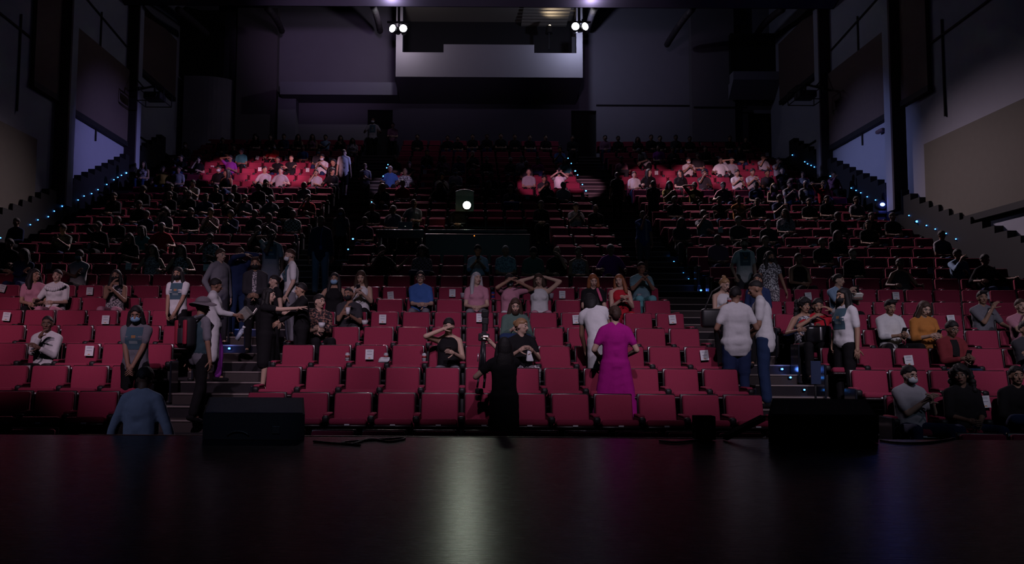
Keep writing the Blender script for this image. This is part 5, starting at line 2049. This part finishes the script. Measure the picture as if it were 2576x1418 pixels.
# x, y of the head in the photograph, colour of the top, pose, hair (s short, c crop, l long, b bald, g grey, y blond, u curly, n bun), optional face mask
CROWD = """466 368 d 0 sw|456 396 k 8 s|499 406 k 2 s|361 419 F 0 l|410 432 y 4 s|449 429 l 0 s|487 461 l 1 s|466 483 s 0 s|588 368 d 3 s|608 378 t 9 s|641 344 k 0 u|680 348 k 0 s|714 347 n 0 s|786 349 m 0 l|
688 371 r 5 lw|762 371 b 0 s|699 400 k 3 s|733 399 k 3 c|580 399 u 8 s|551 429 k 0 sw|570 437 k 9 l|666 432 l 5 s|706 434 l 4 s|795 437 l 2 s|582 472 k 5 s|669 467 k 2 s|765 467 F 9 b|475 490 k 0 s|517 498 n 5 s|
583 500 k 1 sc|616 503 s 2 s|681 500 s 4 s|727 508 k 0 s|775 498 r 2 s|427 488 k 0 s|358 482 d 9 s|415 533 C 2 u|369 541 n 0 s|531 538 C 1 s|582 541 n 1 s|677 548 C 1 s|737 546 B 0 s|408 574 r 4 g|356 589 t 9 l|
523 594 S 2 n|649 592 k 2 sc|701 594 w 8 bw|801 380 d 0 sc|811 400 w 1 sw|819 348 c 3 s|857 349 k 1 l|887 352 F 0 l|839 409 k 9 s|836 432 k 5 u|994 401 k 0 c|1029 411 k 3 s|1075 382 k 1 s|1116 404 m 5 l|
1154 404 n 9 s|1189 394 d 2 g|1224 404 k 0 s|982 427 b 4 g|1019 437 S 4 c|1111 446 w 1 s|1146 438 w 0 sc|1107 472 k 4 l|1140 470 d 2 s|1230 470 k 5 l|962 472 d 5 y|1013 471 r 0 s|1041 516 l 5 c|989 528 l 9 g|937 526 d 0 s|
1126 349 k 0 s|1152 349 k 0 s|1189 343 k 0 s|1225 345 k 0 s|1260 345 k 0 s|1295 347 k 0 s|1333 347 k 0 s|1373 348 k 0 s|918 559 m 0 s|1312 401 l 0 s|1287 406 d 0 g|1324 411 d 0 g|1352 410 a 6 s|1408 378 b 1 s|1422 411 t 0 l|
1406 439 w 7 s|1368 447 d 1 s|1277 447 d 6 s|1236 446 k 5 s|1285 477 d 6 s|1376 470 d 6 s|1417 470 w 0 s|1361 515 k 0 s|1299 523 l 1 s|1389 523 k 0 s|1455 526 k 0 c|1503 528 l 4 s|1522 350 m 0 s|1555 350 k 0 s|1638 348 k 0 s|
1660 353 k 0 s|1735 350 k 0 s|1836 345 k 0 s|1876 350 k 0 s|1657 375 u 9 s|1693 381 d 6 s|1563 402 p 6 s|1731 406 w 1 sw|1812 404 w 4 s|1840 402 l 8 s|1919 399 l 2 s|1957 402 l 2 s|1853 434 w 1 s|1892 437 l 1 s|1711 434 k 9 l|
1595 442 w 0 s|1632 442 k 5 l|1821 467 p 4 s|1744 470 y 8 s|1683 475 y 1 l|1901 467 n 9 s|1946 470 m 0 y|1985 462 l 1 s|1809 510 k 3 s|1858 508 o 3 s|1769 546 s 2 s|1975 541 F 9 l|1700 556 d 0 l|1866 556 d 0 s|1927 559 d 0 s|
1814 607 m 0 s|1932 612 d 0 s|2019 442 l 3 s|1986 466 l 9 g|2096 439 m 2 s|2038 462 r 8 s|2154 503 l 0 s|2196 546 k 0 s|2253 546 k 0 s|2184 564 k 9 s|2106 592 k 0 l|2360 592 l 0 s|2035 510 k 0 s|1960 500 n 1 s|42 564 n 0 s|25 614 k 4 s|
152 579 M 1 s|287 498 d 0 s|61 642 n 3 l|249 571 k 8 s|330 600 k 2 l|300 552 k 0 s|430 470 k 0 s|540 470 d 0 s|625 470 k 9 s|640 540 k 0 s|350 520 k 0 s|480 545 k 0 s|2060 610 k 0 s|2145 640 k 0 s|1760 395 d 0 s|1780 375 k 0 s|
1610 350 k 0 l|1700 350 d 0 s|1440 352 k 0 s|1050 352 k 0 s|750 350 k 0 l|560 352 d 0 s|1330 440 l 0 c|1190 440 d 0 s|1770 440 d 2 s|1930 440 d 0 s|1690 510 k 0 s|1905 510 k 9 s|2075 500 k 0 s|2100 545 k 0 s|1860 380 k 0 l|1990 430 k 3 s"""
HK = {'s': ('short', 'k'), 'c': ('crop', 'n'), 'l': ('long', 'k'), 'b': ('bald', 'k'), 'g': ('crop', 'g'), 'y': ('long', 'y'), 'u': ('curly', 'k'), 'n': ('bun', 'k')}
rng = random.Random(11)
desk_x = (-2.1, 2.0)
seen = set(PERSON_SEAT)
NCR = 0
for ent in CROWD.replace('\n', '').split('|'):
    x, y, c, p, h = ent.split()
    x, y, p = int(x), int(y), int(p)
    k, key, loc, zs = seat_for(x, y)
    if key in seen:
        # the neighbour seat on the free side
        alt = [q for q in SEAT_AT if q[0] == k and q[1] == key[1] and q not in seen and abs(SEAT_AT[q].x - SEAT_AT[key].x) < .6]
        if not alt:
            continue
        px_ = at(x, y, D[k] - .14).x
        key = min(alt, key=lambda q: abs(SEAT_AT[q].x - px_))
        loc.x = SEAT_AT[key].x
    seen.add(key)
    NCR += 1
    fem = h[0] in 'lyn'
    sl = 1.85 if c in 'nkdm' and rng.random() < .5 else (0 if fem and rng.random() < .4 else .62)
    J, bm_, tm, pm = template(p, fem, sl)
    r = empty('person', loc, rng.uniform(-.12, .12))
    s = rng.uniform(.96, 1.03)
    r.scale = (s, s, s)
    r.location.z += (zs - 1) * .5
    b, i = key[1], key[2]
    for n, me, mt in (('body', bm_, SKIN[rng.choice('ttlmmd')]), ('shirt', tm, cloth_of(c)), ('trousers', pm, cloth(rng.choice('kkdnj')))):
        o = link(n, me, r)
        o.material_slots[0].link = 'OBJECT'
        o.material_slots[0].material = mt
    hk, hc = HK[h[0]]
    hair_obj(hk, hc, J, r)
    if len(h) > 1:
        mask_obj(h[1], J, r)
    ah = {'s': 'short dark hair', 'c': 'cropped hair', 'l': 'long hair', 'b': 'bald head', 'g': 'grey hair', 'y': 'long fair hair', 'u': 'curly hair', 'n': 'bun'}[h[0]]
    tag(r, 'seated person, %s top, %s, %s' % (cloth_name(c), POSES[p][2] if False else '', seat_words(b, k, i)), 'person', 'seated audience')
    r['label'] = 'person in %s top, %s' % (cloth_name(c), seat_words(b, k, i))
    if p in (7,) or (p == 1 and rng.random() < .6):
        Mx = Matrix.LocRotScale(r.location, r.rotation_euler, r.scale)
        phone(Mx @ Vector(J['HR'] + np.array((.055, -.05, .06))), (.35, 0, 0), 'phone held in the ' + seat_words(b, k, i))
print('CROWD', NCR, 'persons hero', NP[0])

# ------------------------------------------------------------------ control desk and projector in the middle rows
M_desk = mat('black_desk', (.012, .012, .014), .45)
p0, p1 = at(945, 577, 20.3), at(1066, 577, 20.3)
zt = p0.z
zf = FLOOR[11]
desk = empty('control_desk', ((p0.x + p1.x) / 2, 20.55, zf))
tag(desk, 'black control desk with open legs standing among the centre seats under a laptop', 'desk')
w = p1.x - p0.x
h = zt - zf
g = Geo()
g.rbox((0, 0, h - .02), (w, .55, .04), .008)
link('desk_top', g.mesh('desk_top', mat('grey_desk_edge', (.06, .06, .07), .35), False), desk)
g = Geo()
g.box((-w / 2, -.25, h - .20), (w / 2, -.22, h - .04))
link('front_panel', g.mesh('front_panel', M_desk, False), desk)
for sx in (-1, 1):
    for sy in (-1, 1):
        g = Geo()
        g.cyl((sx * (w / 2 - .08), sy * .2, 0), (sx * (w / 2 - .08), sy * .2, h - .04), .022, 10)
        link('leg', g.mesh('leg', mat('dull_steel', (.2, .2, .2), .4, 1.0)), desk)
lap = at(1019, 576, 20.5)
lp_ = empty('laptop', (lap.x, 20.55, zt + .0))
tag(lp_, 'open grey laptop seen from its back on the control desk', 'laptop')
g = Geo()
g.rbox((0, .14, .010), (.36, .24, .018), .005)
link('keyboard_base', g.mesh('keyboard_base', mat('grey_metal', (.24, .24, .27), .4, .6), False), lp_)
g = Geo()
g.rbox((0, .0, .125), (.36, .012, .22), .005, rot=rotx(-.15))
link('lid', g.mesh('lid', mat('grey_metal', (.24, .24, .27), .4, .6), False), lp_)
g = Geo()
g.rbox((0, -.004, .11), (.03, .008, .03), .003)
link('lid_emblem', g.mesh('lid_emblem', mat('pale_glow', (.6, .55, .5), emit=.5)), lp_)
# long black console
p0, p1 = at(1068, 587, 20.3), at(1335, 587, 20.3)
con = empty('mixing_console', ((p0.x + p1.x) / 2, 20.7, zf))
tag(con, 'long black mixing console under the bright projector', 'mixing console')
w = p1.x - p0.x
h = p0.z - zf
g = Geo()
g.rbox((0, 0, h / 2), (w, .8, h), .03)
link('console_body', g.mesh('console_body', M_desk, False), con)
g = Geo()
g.rbox((0, .1, h + .06), (w * .96, .55, .10), .03, rot=rotx(-.12))
link('fader_panel', g.mesh('fader_panel', mat('console_panel', (.03, .03, .035), .4), False), con)
for i, fx in enumerate((-.9, -.55, -.1, .35, .8)):
    g = Geo()
    g.rbox((fx * w / 2 * .95, .0, h + .12), (.26, .03, .012), .004)
    link('fader_bank', g.mesh('fader_bank', mat('dim_grey_plastic', (.3, .3, .34), .4), False), con)
g = Geo()
g.ball((-.08, -.405, h - .05), .014)
link('amber_light', g.mesh('amber_light', mat('amber_led', (1, .25, .03), emit=2)), con)
# operator lit orange
r, J = stand(1150, 538, 21.6, 'operator behind the mixing console with face lit orange by a screen', 0, arms='lap', gz=at(1150, 538, 21.6).z - 1.22, hmin=.7, skin='l', top='k', sleeve=1.8, pants='k', hair=('short', 'k'), voxel=.016) if False else sit(1151, 557, 'operator behind the mixing console with face lit orange by a screen', k=14, arms='lap', skin='l', top='k', sleeve=1.8, pants='k', hair=('short', 'k'), voxel=.016)
sl_ = bpy.data.lights.new('screen_glow', 'POINT')
sl_.energy = .35
sl_.color = (1, .5, .12)
sl_.shadow_soft_size = .05
so = bpy.data.objects.new('screen_glow', sl_)
COL.objects.link(so)
so.location = Vector(r.location) + Vector((0, -.45, .95))
# projector
pj = at(1169, 500, 22.6)
PZ = pj.z
prj = empty('stage_projector', (pj.x, 22.6, tier_z(22.6)))
tag(prj, 'tall grey projector with a blinding white green lens above the mixing console', 'projector')
h0 = PZ - tier_z(22.6)
hw = 23.0 * 22.6 / FPX
g = Geo()
pts = [(-hw, -.34), (hw, -.34), (hw, .19)]
for i in range(9):
    t = i / 8
    pts.append((hw - 2 * hw * t, .19 + .06 * math.sin(PI * t)))
pts.append((-hw, .19))
g.prism([(a, b + h0) for a, b in pts[:2] + pts[3:12]], 0, .5)
link('projector_body', fixn(g.mesh('projector_body', mat('grey_green_metal', (.045, .052, .05), .5, .2), False)), prj)
g = Geo()
for i in range(8):
    t0, t1 = i / 8, (i + 1) / 8
    a = (hw - 2 * hw * t0, .02, h0 + .20 + .06 * math.sin(PI * t0))
    b = (hw - 2 * hw * t1, .02, h0 + .20 + .06 * math.sin(PI * t1))
    g.cap(a, .014, b, .014, 6)
link('top_rim', g.mesh('top_rim', mat('bright_metal', (.75, .75, .78), .3, .8)), prj)
g = Geo()
g.cyl((0, .25, -0.0), (0, .25, h0 - .34), .05, 12)
g.cyl((0, .25, 0), (0, .25, .05), .28, 20)
link('stand', g.mesh('stand', M_dark), prj)
lz = at(1174.5, 515.5, 22.5)
off = Vector((lz.x - pj.x, -.04, lz.z - tier_z(22.6)))
g = Geo()
g.cyl((0, .10, 0), (0, -.03, 0), .125, 24)
link('lens_barrel', g.mesh('lens_barrel', M_dark), prj, off)
g = Geo()
g.ball((0, -.03, 0), (.105, .045, .105), n=24)
link('lens', g.mesh('lens', mat('projector_lens', (1, 1, 1), emit=40, ecol=(.86, 1.0, .90))), prj, off)
spot('projector_beam', lz + Vector((0, -.25, 0)), (0.0, 3.5, 1.0), 9, 75, (.90, 1.0, .80), 1.0, .10)
l = bpy.data.lights.new('projector_spill', 'POINT')
l.energy = .6
l.color = (.62, 1.0, .74)
l.shadow_soft_size = .08
lo = bpy.data.objects.new('projector_spill', l)
COL.objects.link(lo)
lo.location = lz + Vector((0, -.30, .0))
# blue beam lamp near the end wall
bz = at(2220, 514, 25.4)
bl_ = empty('blue_beam_lamp', bz)
tag(bl_, 'strong blue beam lamp shining from the end wall steps', 'stage lamp')
g = Geo()
g.cyl((0, .02, 0), (0, .30, 0), .15, 18, r2=.11)
g.rbox((0, .12, -.24), (.26, .22, .10), .02)
link('lamp_housing', g.mesh('lamp_housing', M_dark), bl_)
g = Geo()
g.ball((0, .0, 0), (.075, .035, .055), n=18)
link('lens', g.mesh('lens', mat('blue_lens', (.5, .6, 1), emit=9, ecol=(.10, .18, 1.0))), bl_)
l = bpy.data.lights.new('blue_beam', 'POINT')
l.energy = 7
l.color = (.12, .16, 1.0)
l.shadow_soft_size = .05
lo = bpy.data.objects.new('blue_beam', l)
COL.objects.link(lo)
lo.location = bz + Vector((0, -.16, 0))

# ------------------------------------------------------------------ things on the armrests
for (px, py, k, lab) in ((874, 909, 3, 'silver drink can on the armrest beside the first row notice seat'), (971, 909, 3, 'silver drink can on the armrest by a white crumpled napkin'), (1067, 905, 3, 'silver drink can on the armrest next to the woman in black tank top'),
                         (1534, 755, 7, 'silver drink can on the armrest beside the woman in red top')):
    p = at(px, py, D[k] - .30)
    can((p.x, D[k] - .30, FLOOR[k] + .628), lab)
p = at(1240, 749, D[7] - .3)
can((p.x, p.y, FLOOR[7] + .628), 'blue drink can on the armrest beside the woman with long grey hair', (.03, .06, .35), 'blue_can')
for (px, k, lab) in ((1387, 7, 'clear plastic cup on the armrest beside the woman with arms behind her head'), (1608, 7, 'clear plastic cup on the armrest between the red top and the tilted notice'), (1164, 7, 'pale plastic cup on the armrest before the woman with long grey hair')):
    p = at(px, 745, D[k] - .3)
    cup((p.x, p.y, FLOOR[k] + .63), lab, 'clear_cup', (.40, .36, .42), .045, .09)
p = at(918, 812, D[5] - .3)
cup((p.x, p.y, FLOOR[5] + .63), 'low white paper tub on the armrest beside the man in black mask', r1=.055, h=.07)
p = at(2035, 818, D[5] - .3)
cup((p.x, p.y, FLOOR[5] + .63), 'low white paper tub between the handbag and the red top', r1=.055, h=.07)
p = at(966, 907, D[3] - .36)
g = Geo()
g.rbox((0, 0, 0), (.15, .10, .05), .02, seg=3)
V = np.array(g.V)
V += .015 * np.sin(V[:, [2, 0, 1]] * 50)
g.V = [tuple(v) for v in V]
o = link('paper_napkin', g.mesh('paper_napkin', M_paper), None, (p.x, p.y, FLOOR[3] + .65))
tag(o, 'white crumpled napkin on the armrest under a silver can', 'napkin')

# ------------------------------------------------------------------ things at the stage edge
M_mon = mat('black_monitor_paint', (.012, .012, .014), .6, var=.2, scale=40)
M_gr = mat('speaker_grille', (.035, .037, .055), .65, var=.3, scale=220, bump=.3)
for (x0, x1, xt0, xt1, yb, ym, yt, lab) in ((511, 767, 527, 764, 1106, 1041, 999, 'black wedge monitor on the stage edge before the wide brimmed hat'), (1932, 2208, 1943, 2178, 1113, 1046, 1003, 'black wedge monitor on the stage edge before the slouching front row')):
    fb0, fb1 = at_z(x0, yb, SZ), at_z(x1, yb, SZ)
    d0 = fb0.y
    zm = at((x0 + x1) / 2, ym, d0).z
    a0, a1 = at(x0, ym, d0), at(x1, ym, d0)
    d1 = min(d0 + .45, SE - .03)
    t0, t1 = at(xt0, yt, d1), at(xt1, yt, d1)
    zt_ = (t0.z + t1.z) / 2
    cxm = (a0.x + a1.x) / 2
    r = empty('stage_monitor', (cxm, d0, SZ))
    tag(r, lab, 'stage monitor', 'wedge monitors')
    g = Geo()
    V = [(a0.x - cxm, 0, 0.004), (a1.x - cxm, 0, 0.004), (t1.x - cxm, d1 - d0, 0.004), (t0.x - cxm, d1 - d0, 0.004), (a0.x - cxm, 0, zm - SZ), (a1.x - cxm, 0, zm - SZ), (t1.x - cxm, d1 - d0, zt_ - SZ), (t0.x - cxm, d1 - d0, zt_ - SZ)]
    g.add(V, [(0, 3, 2, 1), (4, 5, 6, 7), (0, 1, 5, 4), (1, 2, 6, 5), (2, 3, 7, 6), (3, 0, 4, 7)])
    link('cabinet', g.mesh('cabinet', M_mon, False), r)
    g = Geo()
    def lerp(u, v, e=.006):
        A = np.array(V[4]) * (1 - u) + np.array(V[5]) * u
        B = np.array(V[7]) * (1 - u) + np.array(V[6]) * u
        return A * (1 - v) + B * v + np.array((0, -.3 * e, e))
    q = [lerp(.02, .05), lerp(.98, .05), lerp(.98, .95), lerp(.02, .95)]
    q2 = [lerp(.02, .05, -.01), lerp(.98, .05, -.01), lerp(.98, .95, -.01), lerp(.02, .95, -.01)]
    g.add(q + q2, [(0, 1, 2, 3), (7, 6, 5, 4), (0, 4, 5, 1), (1, 5, 6, 2), (2, 6, 7, 3), (3, 7, 4, 0)])
    link('grille', g.mesh('grille', M_gr, False), r)
    g = Geo()
    wv = a1.x - a0.x
    g.rbox((.22 * wv, -.004, .4 * (zm - SZ)), (.08 * wv, .012, .3 * (zm - SZ)), .004)
    link('socket_plate', g.mesh('socket_plate', mat('dark_plate', (.03, .03, .03), .5), False), r)
    g = Geo()
    ang = np.linspace(PI * .15, PI * .85, 8)
    g.tube([np.array((-.15 * wv + .09 * math.cos(t), -.012, .02 + .05 * math.sin(t))) for t in ang], .008, 6)
    link('handle', g.mesh('handle', mat('dark_plate', (.03, .03, .03), .5)), r)


def cable(pts, lab, r=.009):
    P = [at_z(x, y, SZ + r) for x, y in pts]
    Q = []
    for i in range(len(P) - 1):
        a = P[max(0, i - 1)]
        b, c = P[i], P[i + 1]
        d = P[min(len(P) - 1, i + 2)]
        for t in np.linspace(0, 1, 6, endpoint=False):
            Q.append(.5 * ((2 * b) + (c - a) * t + (2 * a - 5 * b + 4 * c - d) * t * t + (-a + 3 * b - 3 * c + d) * t ** 3))
    Q.append(P[-1])
    g = Geo()
    g.tube(Q, r, 6)
    tag(link('cable', g.mesh('cable', mat('black_cable', (.012, .012, .014), .5))), lab, 'cable', 'cables on the stage')


cable([(790, 1110), (880, 1116), (930, 1104), (980, 1110), (1018, 1102), (940, 1106), (860, 1113), (905, 1119)], 'tangled black cable on the stage before the centre seats')
cable([(2215, 1107), (2270, 1114), (2340, 1112), (2400, 1102)], 'thin cable lying on the stage beside the second wedge monitor')
cable([(1660, 1108), (1700, 1112), (1760, 1106), (1790, 1104)], 'short black cable by the dark stage box')
a, b = at(1746, 1098, SE - .12), at(1795, 1045, SE - .12)
r = empty('stage_box', ((a.x + b.x) / 2, SE - .12, SZ))
tag(r, 'small dark box standing on the stage edge before the centre seats', 'box')
g = Geo()
g.rbox((0, 0, (b.z - SZ) / 2 + .003), (b.x - a.x, .12, b.z - SZ - .006), .006)
link('box_body', g.mesh('box_body', mat('dark_olive_paint', (.014, .014, .012), .95, spec=.05), False), r)
g = Geo()
g.rbox((0, -.062, (b.z - SZ) / 2), ((b.x - a.x) * .6, .008, (b.z - SZ) * .6), .003)
link('front_grille', g.mesh('front_grille', M_gr, False), r)
a, b = at(1830, 1098, SE - .2), at(1932, 1052, SE - .2)
r = empty('ramp_plank', (a.x, SE - .2, SZ))
tag(r, 'dark sloping plank resting against the second wedge monitor', 'plank')
g = Geo()
g.prism([(0, .004), (b.x - a.x - .02, b.z - SZ - .02), (b.x - a.x - .02, b.z - SZ + .02), (0, .045)], 0, .12)
link('plank_board', g.mesh('plank_board', mat('dark_olive_paint', (.014, .014, .012), .95, spec=.05), False), r)
# glossy end panel on the second aisle, blue reflection put into its colour
p = at(2052, 937, 10.9)
r = empty('aisle_panel', p)
tag(r, 'glossy upright end panel of a front row, blue reflection painted in', 'panel')
g = Geo()
g.rbox((0, 0, 0), (.13, .02, .30), .006)
link('panel_face', g.mesh('panel_face', mat('blue_reflection_panel', (.05, .07, .14), .15), False), r)
g = Geo()
g.cyl((0, .02, -.5), (0, .02, -.1), .015, 8)
link('panel_post', g.mesh('panel_post', M_dark), r)
# seats somebody sits on have their cushion folded down flat
Pv = Matrix.Translation((0, -.07, .415))
Rf = Pv @ Matrix.Rotation(-CT, 4, 'X') @ Pv.inverted()
for key in seen:
    if key in SEAT_OBJ:
        for c in SEAT_OBJ[key].children:
            if c.name.split('.')[0] in ('seat_cushion', 'seat_pan'):
                c.matrix_local = Rf
        SEAT_OBJ[key]['label'] = SEAT_OBJ[key]['label'].replace('red theatre seat,', 'occupied red theatre seat,')
# hand rail posts on the first aisle
for (px, y0, y1, lab) in ((751, 603, 650, 'lower pink lit hand rail post at the left aisle'), (814, 517, 549, 'upper pink lit hand rail post at the left aisle')):
    a, b = at_x(px, y0, LR + .06), at_x(px, y1, LR + .06)
    r = empty('handrail_post', (a.x, a.y, b.z))
    tag(r, lab, 'handrail', 'hand rail posts')
    g = Geo()
    g.cyl((0, 0, -.15), (0, 0, a.z - b.z), .022, 10)
    link('post', g.mesh('post', mat('pink_lit_steel', (.5, .4, .42), .35, .6)), r)  # pinkish light put into the base colour of the steel
    g = Geo()
    g.ball((0, 0, a.z - b.z), .034)
    link('post_cap', g.mesh('post_cap', M_dark), r)
bpy.data.scenes.remove(TMP)
